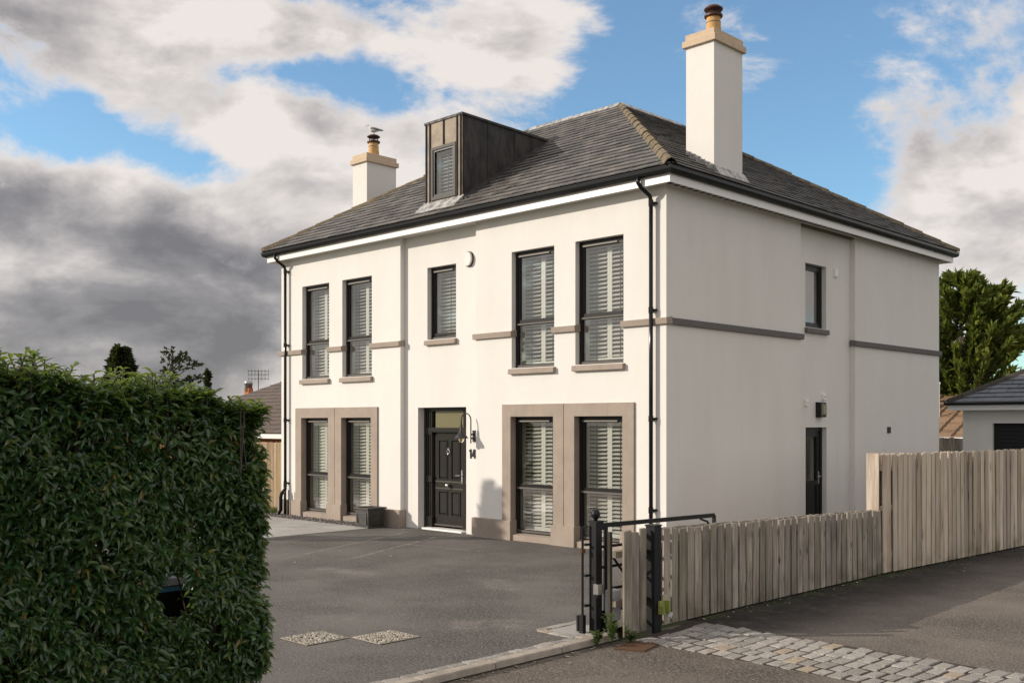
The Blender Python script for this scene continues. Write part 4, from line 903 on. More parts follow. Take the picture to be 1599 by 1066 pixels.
# rusty cover plate and weeds at the post foot
rp = MB().hexa([(3.58, -5.84, -.06), (3.86, -5.72, -.06), (3.78, -5.36, -.06), (3.47, -5.46, -.06)], [(3.58, -5.84, -.04), (3.86, -5.72, -.04), (3.78, -5.36, -.035), (3.47, -5.46, -.035)]).build('cover_plate', 'rust', None); tag(rp, 'rusty brown cover plate in the road edge by the weeds', 'cover plate')
def weed(x, y, n, h, label):
    root = thing('weed', label, 'plant', (x, y, -.03), 'weeds at the foot of the gate post'); V = []; F = []; st = MB()
    for i in range(n):
        a = random.uniform(0, 6.28); ln = random.uniform(.3, 1)*h; le = random.uniform(.1, .75); tip = Vector((x+math.cos(a)*ln*le, y+math.sin(a)*ln*le, -.03+ln)); mid = Vector((x, y, -.03)).lerp(tip, .5)+Vector((0, 0, ln*.12))
        st.tube([(x, y, -.05), mid, tip], .004, 4)
        for k in range(11):
            t = random.uniform(.25, 1); p = Vector((x, y, -.03)).lerp(mid, t*2) if t < .5 else mid.lerp(tip, t*2-1); b = random.uniform(0, 6.28); L = random.uniform(.03, .065)
            d = Vector((math.cos(b), math.sin(b), random.uniform(-.2, .6)))*L; s = Vector((-math.sin(b), math.cos(b), random.uniform(-.3, .3)))*L*.32
            V += [p, p+d*.5+s, p+d, p+d*.5-s]
    F = np.arange(len(V)).reshape(-1, 4); link('leaves', npmesh('leaves', np.array(V), F), 'weed', (0, 0, 0), root, 'stuff'); st.build('stem', 'weed', root)
    WLOC
weed(3.40, -5.66, 16, .30, 'taller clump of green weeds climbing the leaning board')
weed(3.36, -5.86, 12, .17, 'low clump of green weeds on the kerb end')
weed(3.52, -5.50, 9, .15, 'small clump of green weeds beside the rusty cover plate')

# ---- inlaid covers in the drive
def cover(x0, x1, y0, y1, label):
    root = thing('manhole_cover', label, 'manhole cover', ((x0+x1)/2, (y0+y1)/2, 0), 'cobble filled covers in the drive')
    MB().box(x0, x1, y0, y1, -.03, .004).build('bed', 'soil', root)
    MB().box(x0, x1, y0, y0+.012, 0, .011).box(x0, x1, y1-.012, y1, 0, .011).box(x0, x0+.012, y0+.012, y1-.012, 0, .011).box(x1-.012, x1, y0+.012, y1-.012, 0, .011).build('frame', 'kerb', root)
    o = link('cobbles', pebbles(520, (x0+.02, x1-.02), (y0+.02, y1-.02), .002, .010, .017, lambda x, y: abs((x-x0)/(x1-x0)-.5) > .015), 'pebble_pale', (0, 0, 0), root, 'stuff')
cover(.925, 1.415, -8.075, -7.565, 'left of the two pale cobble filled covers in the drive'); cover(1.425, 1.90, -7.53, -7.0, 'right of the two pale cobble filled covers in the drive')
pad = thing('gate_pad', 'pale slab edged with setts let into the drive by the gate post', 'slab', (2.75, -5.6, 0))
MB().box(2.64, 3.04, -5.80, -5.40, -.03, .008).build('slab', 'flag', pad)
for i in range(4): 
    o = link('sett', random.choice(small), None, (2.57, -5.85+.17*i+.05, -.058), pad); o.rotation_euler = (0, 0, random.uniform(-.06, .06))
for i in range(3):
    o = link('sett', random.choice(small), None, (2.68+.165*i, -5.335, -.058), pad); o.rotation_euler = (0, 0, math.pi/2+random.uniform(-.06, .06))
    o = link('sett', random.choice(small), None, (2.66+.165*i, -5.87, -.058), pad); o.rotation_euler = (0, 0, math.pi/2+random.uniform(-.06, .06))

# ---- planter by the door
pl = thing('planter', 'square dark lead look planter standing against the left bay', 'planter', (-7.50, -.40, 0))
ax0, ax1, ay0, ay1 = -7.73, -7.27, -.66, -.20
MB().hexa([(ax0+.02, ay0+.02, .03), (ax1-.02, ay0+.02, .03), (ax1-.02, ay1-.02, .03), (ax0+.02, ay1-.02, .03)], [(ax0, ay0, .40), (ax1, ay0, .40), (ax1, ay1, .40), (ax0, ay1, .40)]).build('body', 'planter', pl, bevel=.006)
rim = MB()
for b in ((ax0-.025, ax1+.025, ay0-.025, ay0+.03), (ax0-.025, ax1+.025, ay1-.03, ay1+.025), (ax0-.025, ax0+.03, ay0+.03, ay1-.03), (ax1-.03, ax1+.025, ay0+.03, ay1-.03)): rim.box(*b, .40, .435)
rim.build('rim', 'planter', pl)
MB().box(ax0-.01, ax1+.01, ay0-.01, ay1+.01, .0, .035).build('base', 'planter', pl)
for s in ('front', 'side'):
    fr = MB(); q = .012
    for u0, u1, z0, z1 in ((.06, .40, .30, .325), (.06, .40, .075, .10), (.06, .085, .10, .30), (.375, .40, .10, .30)):
        if s == 'front': fr.box(ax0+u0, ax0+u1, ay0-.006, ay0+.02, z0, z1)
        else: fr.box(ax1-.02, ax1+.006, ay0+u0, ay0+u1, z0, z1)
    fr.build('moulding', 'planter', pl)
MB().box(ax0+.03, ax1-.03, ay0+.03, ay1-.03, .401, .415).build('soil', 'soil', pl)

# ================================================================== HEDGE
def leaf_template():
    return np.array([(0,0,0),(.36,0,-.03),(.70,0,-.10),(1,0,-.24),(.33,.175,.045),(.68,.145,-.03),(.33,-.175,.045),(.68,-.145,-.03)], float), np.array([(0,1,4),(0,6,1),(1,2,5),(1,5,4),(1,7,2),(1,6,7),(2,3,5),(2,7,3)])
LT, LF = leaf_template()
def leaf_frames(pos, axis, up):
    ax = axis/np.linalg.norm(axis, axis=1, keepdims=True); z = up-ax*(up*ax).sum(1, keepdims=True); z /= np.linalg.norm(z, axis=1, keepdims=True)
    return ax, np.cross(z, ax), z
HX0, HX1, HY0, HY1 = 2.62, 3.24, -13.6, -9.66
def htop(y): return 2.375+.105*np.minimum(HY1-y, 3.0)+.025*np.sin(y*5.3)+.02*np.sin(y*11.7+1)
hole_y, hole_z = -10.41, 1.0
N = 108000
x = rng.uniform(0, 1, N); y = rng.uniform(HY0, HY1, N); zz = rng.uniform(.02, 1, N)
kind = rng.uniform(0, 1, N)
px = np.where(kind < .46, HX1-np.abs(rng.normal(0, .10, N)), np.where(kind < .70, HX0+np.abs(rng.normal(0, .16, N)), HX0+x*(HX1-HX0)))
pz = zz*htop(y); top = (kind > .70) & (kind < .82); pz = np.where(top, htop(y)-np.abs(rng.normal(0, .11, N)), pz)
end = (kind >= .82) & (kind < .93); py = np.where(end, HY1-np.abs(rng.normal(0, .09, N)), y); pz = np.where(end, zz*htop(py), pz)
pyend = HY1-.20*np.clip(1-pz/1.2, 0, 1)**1.3-.10*np.clip((pz-2.2)/.3, 0, 1)
py = np.minimum(py, pyend+rng.normal(0, .03, N))
bulge = .05*np.sin(py*3.1+pz*2.2)+.045*np.sin(pz*6+py*4.7)+.04*np.sin(py*17+2*np.sin(pz*9))*np.sin(pz*15+2*np.sin(py*11)); px = px+bulge
# an opening in the hedge, along the line from which the bin shows
vx = px-CAM.x; t_ = (3.2-CAM.x)/vx; hy = CAM.y+(py-CAM.y)*t_; hz = CAM.z+(pz-CAM.z)*t_
inhole = (((hy-hole_y)/.165)**2+((hz-hole_z)/.20)**2 < 1+.35*np.sin(7*np.arctan2(hz-hole_z, hy-hole_y)))
keep = ~inhole | (rng.uniform(0, 1, N) < .02)
# clumpy gaps
gap = np.sin(py*9+1.7*np.sin(pz*7))+np.sin(pz*10+1.3*np.sin(py*8))
keep &= ~((gap > 1.15) & (px > HX1-.16) & (rng.uniform(0, 1, N) < .85))
px, py, pz, top, end = px[keep], py[keep], pz[keep], top[keep] | (pz[keep] > htop(py[keep])-.16), end[keep]; n = len(px)
out = np.stack([np.where(end, .25, 1.0), np.where(end, 1.0, .0), np.zeros(n)], 1)
rad = rng.normal(0, 1, (n, 3)); rad[:, 2] *= .5
axis = np.where(top[:, None], np.stack([rad[:, 0], rad[:, 1], np.abs(rng.normal(.35, .25, n))], 1), out*.55+rad*.80+np.array([0, 0, -.20]))
upv = np.where(top[:, None], np.array([0, 0, 1.0]), out*.75+np.array([0, 0, .9]))+rng.normal(0, .42, (n, 3))
# upright shoots along the top
S = 170; sy = rng.uniform(HY0, HY1-.05, S); sx = rng.uniform(HX0+.05, HX1-.02, S); sh = rng.uniform(.02, .16, S)*np.where(sy > -10.3, .45, 1.0); stems = MB(); P2 = []; A2 = []
for i in range(S):
    zt_ = float(htop(sy[i])); lean = rng.normal(0, .05, 2)
    stems.tube([(sx[i], sy[i], zt_-.5), (sx[i]+lean[0]*.5, sy[i]+lean[1]*.5, zt_), (sx[i]+lean[0], sy[i]+lean[1], zt_+sh[i])], .005, 4)
    for k in range(12):
        a = k*2.4+i; t = k/11; P2.append((sx[i]+lean[0]*t, sy[i]+lean[1]*t, zt_+sh[i]*(t*1.25-.3))); A2.append((math.cos(a), math.sin(a), .55-.3*(1-t)+.3*t))
for i in range(420):
    y_ = rng.uniform(HY0, HY1-.1); x_ = rng.uniform(HX0+.1, HX1-.20)
    if -10.75 < y_ < -10.05: continue
    stems.tube([(x_, y_, 0), (x_+rng.normal(0, .05), y_+rng.normal(0, .08), 1.2), (x_+rng.normal(0, .06), y_+rng.normal(0, .1), float(htop(y_))-.05)], [.010, .007, .004], 5)
pos = np.concatenate([np.stack([px, py, pz], 1), np.array(P2)]); axis = np.concatenate([axis, np.array(A2)]); upv = np.concatenate([upv, np.tile([0, 0, 1.0], (len(P2), 1))+rng.normal(0, .2, (len(P2), 3))])
AX, BX, CX_ = leaf_frames(pos, axis, upv); size = rng.uniform(.045, .096, len(pos))*np.where(pos[:, 0] < HX1-.28, 1.2, 1.0); wide = rng.uniform(.75, 1.25, len(pos)); curl = rng.uniform(.4, 2.8, len(pos))
hedge = thing('hedge', 'tall clipped dark green laurel hedge with a gap showing a bin', 'hedge', (2.95, -11.6, 0))
X_ = (pos[:, 0]-CAM.x)*.713+(pos[:, 1]-CAM.y)*.701; Z_ = (pos[:, 0]-CAM.x)*-.701+(pos[:, 1]-CAM.y)*.713
sx_ = 800+1586*X_/Z_; sy_ = 660-1586*(pos[:, 2]-CAM.z)/Z_
vis = (sx_ > 5) & (sx_ < 440) & (sy_ < 1060) & (sy_ > 540) & (pos[:, 0] > HX1-.03)
cand = np.where(vis)[0]; big_ = cand[np.argsort(-(size[cand]/Z_[cand]+rng.uniform(0, .004, len(cand))))[:300]]
rest = np.setdiff1d(np.arange(len(pos)), big_)
L3 = LT[None]*np.stack([np.ones(len(pos)), wide, curl], 1)[:, None, :]*size[:, None, None]
Vl = pos[:, None, :]+L3[:, :, 0:1]*AX[:, None, :]+L3[:, :, 1:2]*BX[:, None, :]+L3[:, :, 2:3]*CX_[:, None, :]
link('foliage', npmesh('foliage', Vl[rest].reshape(-1, 3), (LF[None]+8*np.arange(len(rest))[:, None, None]).reshape(-1, 3), True), 'leaf', (0, 0, 0), hedge, 'stuff')
lme = npmesh('leaf', LT, LF, True); lme.materials.append(MAT['leaf'])
for i in big_:
    o = link('leaf', lme, None, pos[i], hedge); mtx = Matrix((AX[i], BX[i], CX_[i])).transposed(); o.rotation_euler = mtx.to_euler(); o.scale = (size[i], size[i]*wide[i], size[i]*curl[i])
stems.build('stems', 'bark', hedge, kind='stuff')
MB().box(HX0-.1, HX1+.05, HY0, HY1-.1, -.1, -.02).build('soil_bed', 'soil', hedge)

# wheelie bin standing behind the hedge
wb = thing('wheelie_bin', 'black wheelie bin with a blue lid trim seen through the hedge gap', 'bin', (2.28, -10.1, 0))
bx0, bx1, by0, by1 = 2.0, 2.56, -10.42, -9.86
MB().hexa([(bx0+.07, by0+.06, .06), (bx1-.07, by0+.06, .06), (bx1-.07, by1-.06, .06), (bx0+.07, by1-.06, .06)], [(bx0, by0, .93), (bx1, by0, .93), (bx1, by1, .93), (bx0, by1, .93)]).build('body', 'bin_black', wb, bevel=.02)
MB().box(bx0-.02, bx1+.025, by0-.02, by1+.02, .93, .965).build('blue_trim', 'bin_blue', wb)
MB().hexa([(bx0-.03, by0-.03, .967), (bx1+.03, by0-.03, .967), (bx1+.03, by1+.03, .967), (bx0-.03, by1+.03, .967)], [(bx0+.08, by0+.08, 1.05), (bx1-.05, by0+.08, 1.02), (bx1-.05, by1-.08, 1.02), (bx0+.08, by1-.08, 1.05)]).build('lid', 'bin_black', wb, bevel=.015)
for yy in (by0+.02, by1-.05): MB().tube([(bx0+.02, yy, .1), (bx0+.02, yy+.05, .1)], .1, 16).build('wheel', 'bin_black', wb)

# ================================================================== TREES
def sprays(branches, n, L, Wd, droop=.3, spread=.5, upb=.3):
    """elongated foliage faces along branch polylines: list of (p0,p1,p2)"""
    V = []
    for (a, b, c) in branches:
        for _ in range(n):
            t = rng.uniform(.25, 1.0)**.8; p = (1-t)**2*a+2*t*(1-t)*b+t*t*c; d = 2*(1-t)*(b-a)+2*t*(c-b); d = d/np.linalg.norm(d)
            d = d+rng.normal(0, spread, 3)+np.array([0, 0, upb]); d /= np.linalg.norm(d); s = np.cross(d, rng.normal(0, 1, 3)); s /= np.linalg.norm(s)+1e-6
            l = L*rng.uniform(.6, 1.3); w = Wd*rng.uniform(.6, 1.3); p = p+rng.normal(0, .4, 3)*w
            m_ = p+d*l*.5+np.array([0, 0, l*.06]); e = p+d*l-np.array([0, 0, droop*l*.3])
            V += [p, m_+s*w, e, m_-s*w]
    V = np.array(V); return npmesh('foliage', V, np.arange(len(V)).reshape(-1, 4))
def tree(name, label, cat, base, h, env, nb, nsp, L, Wd, mat, up=.45, tr=.22, group=None, z0=.08, spread=.5, fill=False):
    """env(t)-> crown radius at relative height t"""
    root = thing(name, label, cat, base, group); b0 = np.array(base, float); br = []
    MB().tube([b0, b0+[0, 0, h*.5], b0+[0, 0, h*.97]], [tr, tr*.6, tr*.12], 8).build('trunk', 'bark', root)
    lm = MB()
    for i in range(nb):
        t = z0+(1-z0)*rng.uniform(0, 1)**.9; a = i*2.39996+rng.normal(0, .3); r = env(t)*(rng.uniform(.70, 1.12) if i % 3 or not fill else rng.uniform(.3, .7))
        zb_ = h*max(.02, t-up*r/h*.8); p0 = b0+[0, 0, zb_]; d = np.array([math.cos(a), math.sin(a), 0]); c = b0+d*r+[0, 0, h*t]; m_ = p0+d*r*.55+[0, 0, (h*t-zb_)*.30]
        br.append((p0, m_, c)); lm.tube([p0, m_, c], [tr*.18, tr*.10, .008], 4, False)
    lm.build('limbs', 'bark', root, kind='stuff')
    link('crown', sprays(br, nsp, L, Wd, spread=spread), mat, (0, 0, 0), root); return root
cyp_env = lambda t: 3.7*(max(0, 1-((t-.34)/.70)**2) if t > .34 else 1-.25*((.34-t)/.34))**.62+.1
tree('conifer_tree', 'large bushy green cypress tree rising behind the garage', 'tree', (-8.6, 35.6, -.1), 9.3, cyp_env, 400, 150, .46, .075, 'conifer', .80, .22, None, .03, .36, True)
env1 = lambda t: 2.3*(1-t)**.75+.1
tree('distant_conifer', 'dark broad conical conifer on the skyline above the hedge', 'tree', (-72.8, 23.7, -.6), 9.0, lambda t: 2.6*(1-t)**.72+.1, 240, 40, .60, .14, 'far_conifer', .05, .3, 'conifers on the skyline beyond the hedge', .2, .30)
tree('distant_conifer', 'tiny slender spire shaped conifer on the skyline left of the chimney flue', 'tree', (-72.2, 31.3, -.6), 7.4, lambda t: .7*(1-t)+.03, 90, 26, .35, .09, 'far_conifer', .8, .2, 'conifers on the skyline beyond the hedge', .2)
def pine(base, h):
    root = thing('distant_conifer', 'open irregular pine with clumped branches on the skyline', 'tree', base, 'conifers on the skyline beyond the hedge'); b0 = np.array(base, float); br = []; lm = MB()
    lm.tube([b0, b0+[.1, 0, h*.6], b0+[.0, .1, h]], [.25, .14, .05], 6); lm.build('trunk', 'bark', root)
    lb = MB(); r_ = np.array([.713, .701, 0])
    for dxr, z, l in ((2.2, .62, 1), (-2.6, .60, 1), (-1.9, .70, 1), (1.6, .76, 1), (-1.3, .82, .9), (1.5, .86, .8), (-.9, .92, .8), (.9, .95, .8), (0, 1, .8), (2.9, .70, .7), (-3.2, .66, .5), (.4, .72, 1), (-.5, .64, 1), (1.0, .66, 1), (1.9, .92, .6)):
        c = b0+r_*dxr*.62+np.array([rng.normal(0, .4), rng.normal(0, .4), h*z]); p0 = b0+[0, 0, h*(z-.12)]; lb.tube([p0, c], [.06, .02], 4, False)
        for k in range(int(16*l)):
            d = rng.normal(0, 1, 3)*np.array([.8, .8, .3]); br.append((c+d*.1, c+d*.3, c+d*.55))
    lb.build('limbs', 'bark', root, kind='stuff'); link('crown', sprays(br, 7, .34, .09), 'far_conifer', (0, 0, 0), root)
pine((-65.1, 24.3, -.6), 8.4)
def bare_tree(base, h, label, seed, levels=5, lean=(0, 0), group=None):
    rd = random.Random(seed); root = thing('bare_tree', label, 'tree', base, group); tk = MB(); tw = MB()
    def grow(p, d, l, r, lv):
        q = p+d*l; k = 6 if lv > 2 else 3; (tk if lv >= levels-1 else tw).tube([p, p.lerp(q, .5)+Vector((rd.gauss(0, .05), rd.gauss(0, .05), 0))*l, q], [r, r*.82, r*.66], k, False)
        if lv <= 0: return
        for i in range(3 if lv > 1 else 4):
            ax = Vector((rd.gauss(0, 1), rd.gauss(0, 1), rd.gauss(.25, .5))).normalized(); nd = (d*.75+ax*.62+Vector((0, 0, .12))).normalized(); grow(p.lerp(q, rd.uniform(.55, 1)), nd, l*rd.uniform(.6, .82), r*.6, lv-1)
    grow(Vector(base), Vector((lean[0], lean[1], 1)).normalized(), h*.28, h*.02, levels)
    tk.build('trunk', 'bark', root, smooth=True); tw.build('branches', 'bark', root, kind='stuff'); return root
for i, (bx, by, hh) in enumerate(((-40, -50, 11), (-52, -43, 12.5), (-36, -58, 10), (-60, -56, 13))): bare_tree((bx, by, -.1), hh, ('tall', 'wide', 'short', 'far')[i]+' bare winter tree out of view to the left, mirrored in the front windows', 30+i, 5, group='bare trees reflected in the front windows')
tree('conifer_tree', 'slim conical conifer left of the drive, outside the view, its shadow tip on the wall', 'tree', (-12.43, -8.69, 0), 5.75, lambda t: .72*(1-t)**.85+.03, 170, 40, .22, .05, 'conifer', .5, .08, None, .08, .35)
bare_tree((3.4, 21.5, -.1), 10.5, 'bare tree beyond the garage with only twigs reaching into the right edge', 5, 5)

# ================================================================== NEIGHBOURS
# garage
ga = thing('garage', 'white garage with blue grey slate roof and black roller door', 'garage', (1.5, 19.8, 0))
gx0, gx1, gy0, gy1 = -1.46, 4.6, 16.8, 22.6
GD = (-.62, 2.4, 0, 2.24)
facade(MB(), 'x', gy0, -1, gx0, gx1, 0, 2.66, [GD], .25).build('wall', 'white', ga)
facade(MB(), 'y', gx0, -1, gy0+.251, gy1, 0, 2.66, [], .25).build('wall', 'white', ga); facade(MB(), 'y', gx1, 1, gy0+.251, gy1, 0, 2.66, [], .25).build('wall', 'white', ga)
dr = MB().box(GD[0], GD[1], gy0+.15, gy0+.16, 0, 2.24).build('roller_door', 'pvc_black', ga)
for i in range(20): MB().hexa([(GD[0], gy0+.10, i*.112), (GD[1], gy0+.10, i*.112), (GD[1], gy0+.149, i*.112), (GD[0], gy0+.149, i*.112)], [(GD[0], gy0+.125, i*.112+.108), (GD[1], gy0+.125, i*.112+.108), (GD[1], gy0+.149, i*.112+.108), (GD[0], gy0+.149, i*.112+.108)]).build('slat', 'iron', dr)
ov = .32
MB().box(gx0-ov, gx1+ov, gy0-ov, gy0-ov+.03, 2.62, 2.80).box(gx0-ov, gx0-ov+.03, gy0-ov+.03, gy1, 2.62, 2.80).box(gx0-ov+.03, gx1+ov, gy0-ov+.03, gy0, 2.64, 2.66).build('fascia', 'pvc_white', ga)
MB().tube([(gx0-ov-.05, gy0-ov-.05, 2.82), (gx1+ov, gy0-ov-.05, 2.82)], .055, 8).tube([(gx0-ov-.05, gy0-ov-.05, 2.82), (gx0-ov-.05, gy1, 2.82)], .055, 8).build('gutter', 'pvc_black', ga)
ge = [(gx0-ov, gy0-ov, 2.84), (gx1+ov, gy0-ov, 2.84), (gx1+ov, gy1+ov, 2.84), (gx0-ov, gy1+ov, 2.84)]; ry = (gy0+gy1)/2; k_ = ry-gy0+ov; gz = 2.84+k_*.56
gtp = [(gx0-ov+k_, ry, gz), (gx1+ov-k_, ry, gz), (gx1+ov-k_, ry+.01, gz), (gx0-ov+k_, ry+.01, gz)]
groof = MB().hexa([(a, b, c-.03) for a, b, c in ge], [(a, b, c-.03) for a, b, c in gtp]).build('roof', 'slate_blue', ga)
for c, v, k in slates(ge[0], ge[1], gtp[0], gtp[1], .26, .50, 'slate_blue'):
    mb = MB(); mb.hexa(v[:k], v[k:]); mb.build('slate', 'slate_blue', groof)
mb = MB()
for c, v, k in slates(ge[3], ge[0], gtp[3], gtp[0], .26, .5, 'slate_blue'): mb.hexa(v[:k], v[k:])
mb.build('slates', 'slate_blue', groof, kind='stuff')
a, b = Vector(ge[0]), Vector(gtp[0])
for i in range(11):
    p = a+(b-a)*(i/11); q = a+(b-a)*((i+1.03)/11); s = (b-a).normalized().cross(Vector((0, 0, 1))).normalized(); u = Vector((0, 0, 1)); r = .15
    pr = [(-r, -.05), (-r*.5, .05), (0, .075), (r*.5, .05), (r, -.05)]
    MB().hexa([p+s*x_+u*(z_+.05) for x_, z_ in pr], [q+s*x_+u*(z_+.03) for x_, z_ in pr]).build('hip_tile', 'wood_post', groof)
# brown tiled roof beyond
br_ = thing('bungalow', 'pale bungalow with brown ribbed tile roof between house and garage', 'house', (-6, 32, 0))
rx0, rx1, ry0, ry1, rz0, rz1 = -11.5, 1.5, 29.1, 33.6, 1.62, 3.45
MB().hexa([(rx0, ry0, rz0), (rx1, ry0, rz0), (rx1, ry1+4.5, rz0), (rx0, ry1+4.5, rz0)], [(rx0, ry1, rz1), (rx1, ry1, rz1), (rx1, ry1+.02, rz1), (rx0, ry1+.02, rz1)]).build('roof', 'pantile', br_)
rr = [o for o in br_.children if o.name.startswith('roof')][0]; tl = MB(); nrow = 11
for i in range(nrow):
    t0_, t1_ = i/nrow, (i+1.1)/nrow; y0_, y1_ = ry0+(ry1-ry0)*t0_, ry0+(ry1-ry0)*t1_; z0_, z1_ = rz0+(rz1-rz0)*t0_, rz0+(rz1-rz0)*t1_
    x_ = -11.5
    while x_ < 1.4:
        tl.hexa([(x_, y0_, z0_+.0), (x_+.56, y0_, z0_+.0), (x_+.56, y1_, z1_+.0), (x_, y1_, z1_+.0)], [(x_, y0_, z0_+.05), (x_+.56, y0_, z0_+.05), (x_+.56, y1_, z1_+.02), (x_, y1_, z1_+.02)])
        tl.hexa([(x_+.56, y0_, z0_+.0), (x_+.70, y0_, z0_+.0), (x_+.70, y1_, z1_+.0), (x_+.56, y1_, z1_+.0)], [(x_+.59, y0_, z0_+.13), (x_+.67, y0_, z0_+.13), (x_+.67, y1_, z1_+.10), (x_+.59, y1_, z1_+.10)]); x_ += .71
tl.build('tiles', 'pantile', rr, kind='stuff')
MB().box(rx0+.4, rx1-.4, ry0+.5, ry1+4, -.1, rz0+.1).build('wall', 'cream_wall', br_)
MB().box(rx0, rx1, ry0-.04, ry0-.005, rz0-.14, rz0+.03).build('fascia', 'pvc_white', br_)
vp = MB().tube([(-7.9, 31.2, 2.3), (-7.9, 31.2, 3.95)], .045, 8).tube([(-7.9, 31.2, 3.95), (-7.9, 31.2, 4.05)], .075, 8).build('vent_pipe', 'sensor_white', br_)
# small fence and shrub in the gap
bf2 = thing('timber_fence', 'short grey slatted fence in the gap beside the garage', 'fence', (-2.6, 17.2, 0))
for i in range(22): x_ = -4.6+i*.15; MB().box(x_, x_+.142, 17.3, 17.32, 0, 1.80+random.uniform(-.02, .02)).build('plank', 'wood_grey', bf2)
MB().box(-4.6, -1.5, 17.322, 17.36, .4, .48).box(-4.6, -1.5, 17.322, 17.36, 1.4, 1.48).build('rail', 'wood_post', bf2)
sh_ = thing('shrub', 'green shrub showing above the short fence beside the house', 'shrub', (-4.2, 19.0, 0)); brs = []
for i in range(70):
    a = rng.uniform(0, 6.28); r = rng.uniform(.2, 1.0); brs.append((np.array([-4.2, 19, .2]), np.array([-4.2+math.cos(a)*r*.5, 19+math.sin(a)*r*.5, 1.0]), np.array([-4.2+math.cos(a)*r, 19+math.sin(a)*r, rng.uniform(1.0, 2.25)])))
link('foliage', sprays(brs, 22, .16, .05), 'weed', (0, 0, 0), sh_); mb = MB()
for a, b, c in brs[:30]: mb.tube([a, b, c], .012, 4, False)
mb.build('stems', 'bark', sh_, kind='stuff')
# left boundary fence
lf = thing('timber_fence', 'warm brown boundary fence between the hedge end and the house', 'fence', (-13.2, .7, 0))
for i in range(34):
    x_ = -11.75-i*.155; me = plank_mesh(.15, 1, .02, ('f', i % 9))
    if not me.materials: me.materials.append(None)
    o = link('plank', me, None, (x_, .70, -.02), lf); o.material_slots[0].link = 'OBJECT'; o.material_slots[0].material = MAT['wood_far']; o.scale = (1, 1.12, 1.76); o.rotation_euler = (0, 0, -math.pi/2)
MB().box(-17, -11.7, .705, .75, .4, .5).box(-17, -11.7, .705, .75, 1.4, 1.5).build('rail', 'wood_far', lf)
# neighbour's bungalow on the left
nb = thing('bungalow', 'orange brick bungalow with dark brown tiled hipped roof behind the left fence', 'house', (-26, 12, -.5))
def tiled_hip(x0, x1, y0, y1, z0, pitch, mat, parent):
    k = min(x1-x0, y1-y0)/2; zt_ = z0+k*pitch
    e = [(x0, y0, z0), (x1, y0, z0), (x1, y1, z0), (x0, y1, z0)]
    t = [(x0+k, y0+k, zt_), (x1-k+.001, y0+k, zt_), (x1-k+.001, y1-k+.01, zt_), (x0+k, y1-k+.01, zt_)]
    o = MB().hexa([(a, b, c-.04) for a, b, c in e], [(a, b, c-.04) for a, b, c in t]).build('roof', mat, parent); mb = MB()
    for i in range(4):
        for c, v, kk in slates(e[i], e[(i+1) % 4], t[i], t[(i+1) % 4], .33, .30, mat, th=.03): mb.hexa(v[:kk], v[kk:])
    mb.build('tiles', mat, o, kind='stuff'); return o
tiled_hip(-31.0, -19.5, 5.6, 15.8, 1.85, .50, 'pantile_dark', nb)
tiled_hip(-27.3, -23.2, 4.2, 9.0, 1.80, .55, 'pantile_dark', nb)
MB().box(-30.5, -20, 6.1, 15.3, -.5, 1.84).box(-26.9, -23.6, 4.7, 6.05, -.5, 1.79).build('wall', 'brick_orange', nb)
MB().box(-31, -19.5, 5.56, 5.598, 1.70, 1.86).box(-27.3, -23.2, 4.16, 4.198, 1.64, 1.81).box(-23.2, -23.16, 4.2, 5.5, 1.64, 1.81).build('fascia', 'pvc_white', nb)
cc = thing('house', 'distant house hidden by the hedge with only its flue and aerial showing', 'house', (-43, 18, -.5))
MB().box(-46, -41, 17, 22, -.5, 2.6).build('wall', 'cream_wall', cc); MB().hexa([(-46.4, 16.6, 2.6), (-40.6, 16.6, 2.6), (-40.6, 22.4, 2.6), (-46.4, 22.4, 2.6)], [(-46.4, 19.5, 3.7), (-40.6, 19.5, 3.7), (-40.6, 19.52, 3.7), (-46.4, 19.52, 3.7)]).build('roof', 'pantile_dark', cc)
MB().box(-43.35, -42.85, 17.8, 18.1, 2.6, 4.3).build('chimney', 'brick_orange', cc); MB().lathe([(.22, 0), (.22, .38), (.24, .38), (.24, .62), (.05, .66)], (-43.1, 17.95, 4.1), 14).build('flue', 'flue', cc, smooth=True)
an = MB().tube([(-42.6, 18.3, 3.0), (-42.6, 18.3, 5.35)], .022, 6)
for z in (4.85, 5.1, 5.3): 
    an.tube([(-42.6-.42, 18.3-.42, z), (-42.6+.42, 18.3+.42, z)], .014, 5)
    for t in np.linspace(-.42, .42, 7): an.tube([(-42.6+t, 18.3+t, z-.10), (-42.6+t, 18.3+t, z+.10)], .011, 4)
an.build('aerial', 'iron', cc)

# ================================================================== GULL on the left chimney
gu = thing('gull', 'white and grey gull with a dark head standing on the left chimney cowl', 'gull', GULL)
def loft(rings, k=14):
    mb = MB(); n = 0
    for x_, z_, ry_, rz_ in rings:
        for j in range(k): a = 2*math.pi*j/k; mb.v.append((x_, ry_*math.cos(a), z_+rz_*math.sin(a)))
    for i in range(len(rings)-1):
        for j in range(k): q = (j+1) % k; mb.f.append((i*k+j, i*k+q, (i+1)*k+q, (i+1)*k+j))
    mb.f.append(tuple(reversed(range(k)))); mb.f.append(tuple((len(rings)-1)*k+j for j in range(k))); return mb
gm = Matrix.Translation(GULL) @ Matrix.Rotation(math.atan2(-.701, -.713), 4, 'Z')
loft([(-.20, .115, .012, .006), (-.15, .118, .03, .018), (-.09, .122, .052, .040), (-.02, .125, .066, .060), (.04, .135, .066, .066), (.085, .155, .052, .060), (.110, .185, .036, .042), (.125, .215, .030, .033), (.14, .235, .030, .030), (.160, .238, .024, .024), (.178, .235, .012, .012), (.182, .235, .004, .004)]).xf(gm).build('body', 'gull_white', gu, smooth=True)
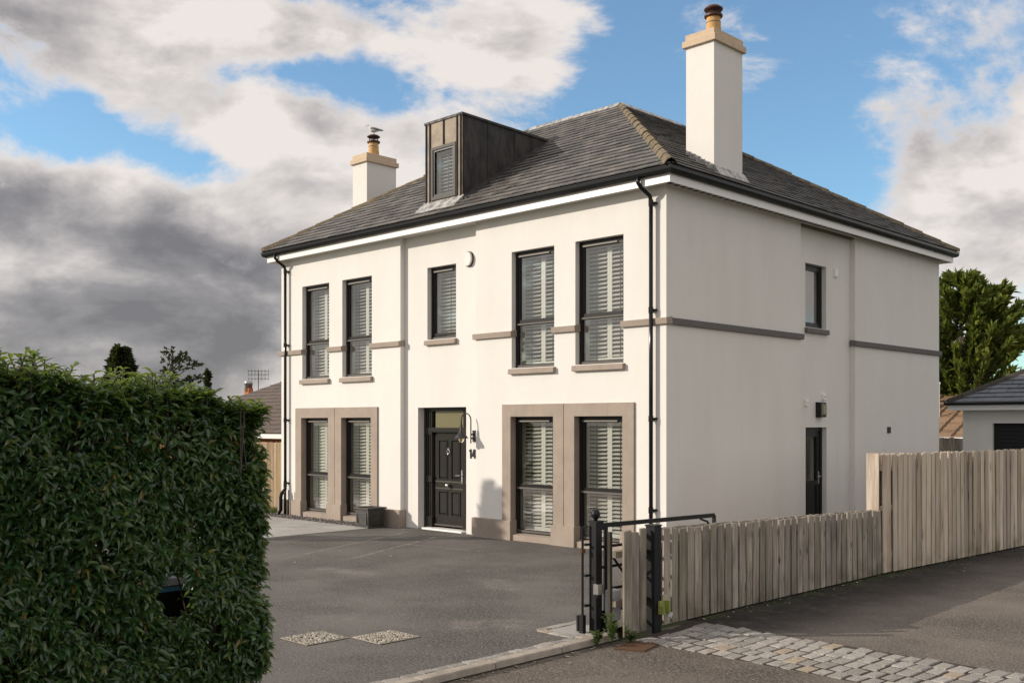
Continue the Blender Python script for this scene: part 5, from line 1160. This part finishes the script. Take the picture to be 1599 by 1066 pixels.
for s in (-1, 1): loft([(-.24, .118, .004, .004), (-.17, .125, .012, .014), (-.08, .14, .016, .032), (.0, .152, .018, .038), (.06, .158, .014, .03), (.085, .155, .004, .008)], 10).xf(gm @ Matrix.Translation((0, s*.052, 0))).build('wing', 'gull_grey', gu, smooth=True)
loft([(-.275, .112, .003, .003), (-.23, .118, .014, .007), (-.17, .121, .022, .010)], 8).xf(gm).build('tail', 'gull_dark', gu, smooth=True)
loft([(.128, .252, .012, .006), (.145, .255, .025, .016), (.165, .247, .022, .016), (.178, .238, .010, .008)], 10).xf(gm).build('dark_cap', 'gull_dark', gu, smooth=True)
loft([(.175, .232, .008, .008), (.20, .229, .006, .006), (.225, .223, .002, .002)], 8).xf(gm).build('beak', 'beak', gu)
for s in (-1, 1): MB().tube([(-.01, s*.025, .075), (-.012, s*.026, .03), (-.008, s*.026, .0), (.03, s*.03, .0)], .005, 6).xf(gm).build('leg', 'beak', gu)

# fallen leaves and grit on the drive and road
V = []
for i in range(420):
    if i < 110: x_, y_, z_ = rng.uniform(-6, 3), rng.uniform(-9, -.6), .004
    elif i < 170: x_, y_, z_ = rng.uniform(3.5, 8), rng.uniform(-4, 5), .004
    elif i < 300: y_ = rng.uniform(-4.2, 7); x_, z_ = 3.42+abs(rng.normal(0, .16))+max(0, y_-.6)*.062, .004
    elif i < 380: x_, y_, z_ = 3.36+abs(rng.normal(0, .07)), rng.uniform(-9, -5.7), -.051
    else: x_, y_, z_ = rng.uniform(-7, -4.7), -.1-abs(rng.normal(0, .15)), .004
    a = rng.uniform(0, 6.28); l = rng.uniform(.012, .032); c_, s_2 = math.cos(a)*l, math.sin(a)*l
    V += [(x_-c_, y_-s_2, z_), (x_+s_2*.5, y_-c_*.5, z_+.004), (x_+c_, y_+s_2, z_+.008), (x_-s_2*.5, y_+c_*.5, z_+.003)]
m = M('litter'); m.set(Base_Color=m.ramp(m.rnd(), [(0, (.10, .06, .025)), (.5, (.22, .17, .10)), (.8, (.35, .31, .25)), (1, (.5, .48, .44))]), Roughness=.9); MAT['litter'] = m.m
link('leaf_litter', npmesh('leaf_litter', np.array(V), np.arange(len(V)).reshape(-1, 4)), 'litter', (0, 0, 0), kind='stuff')
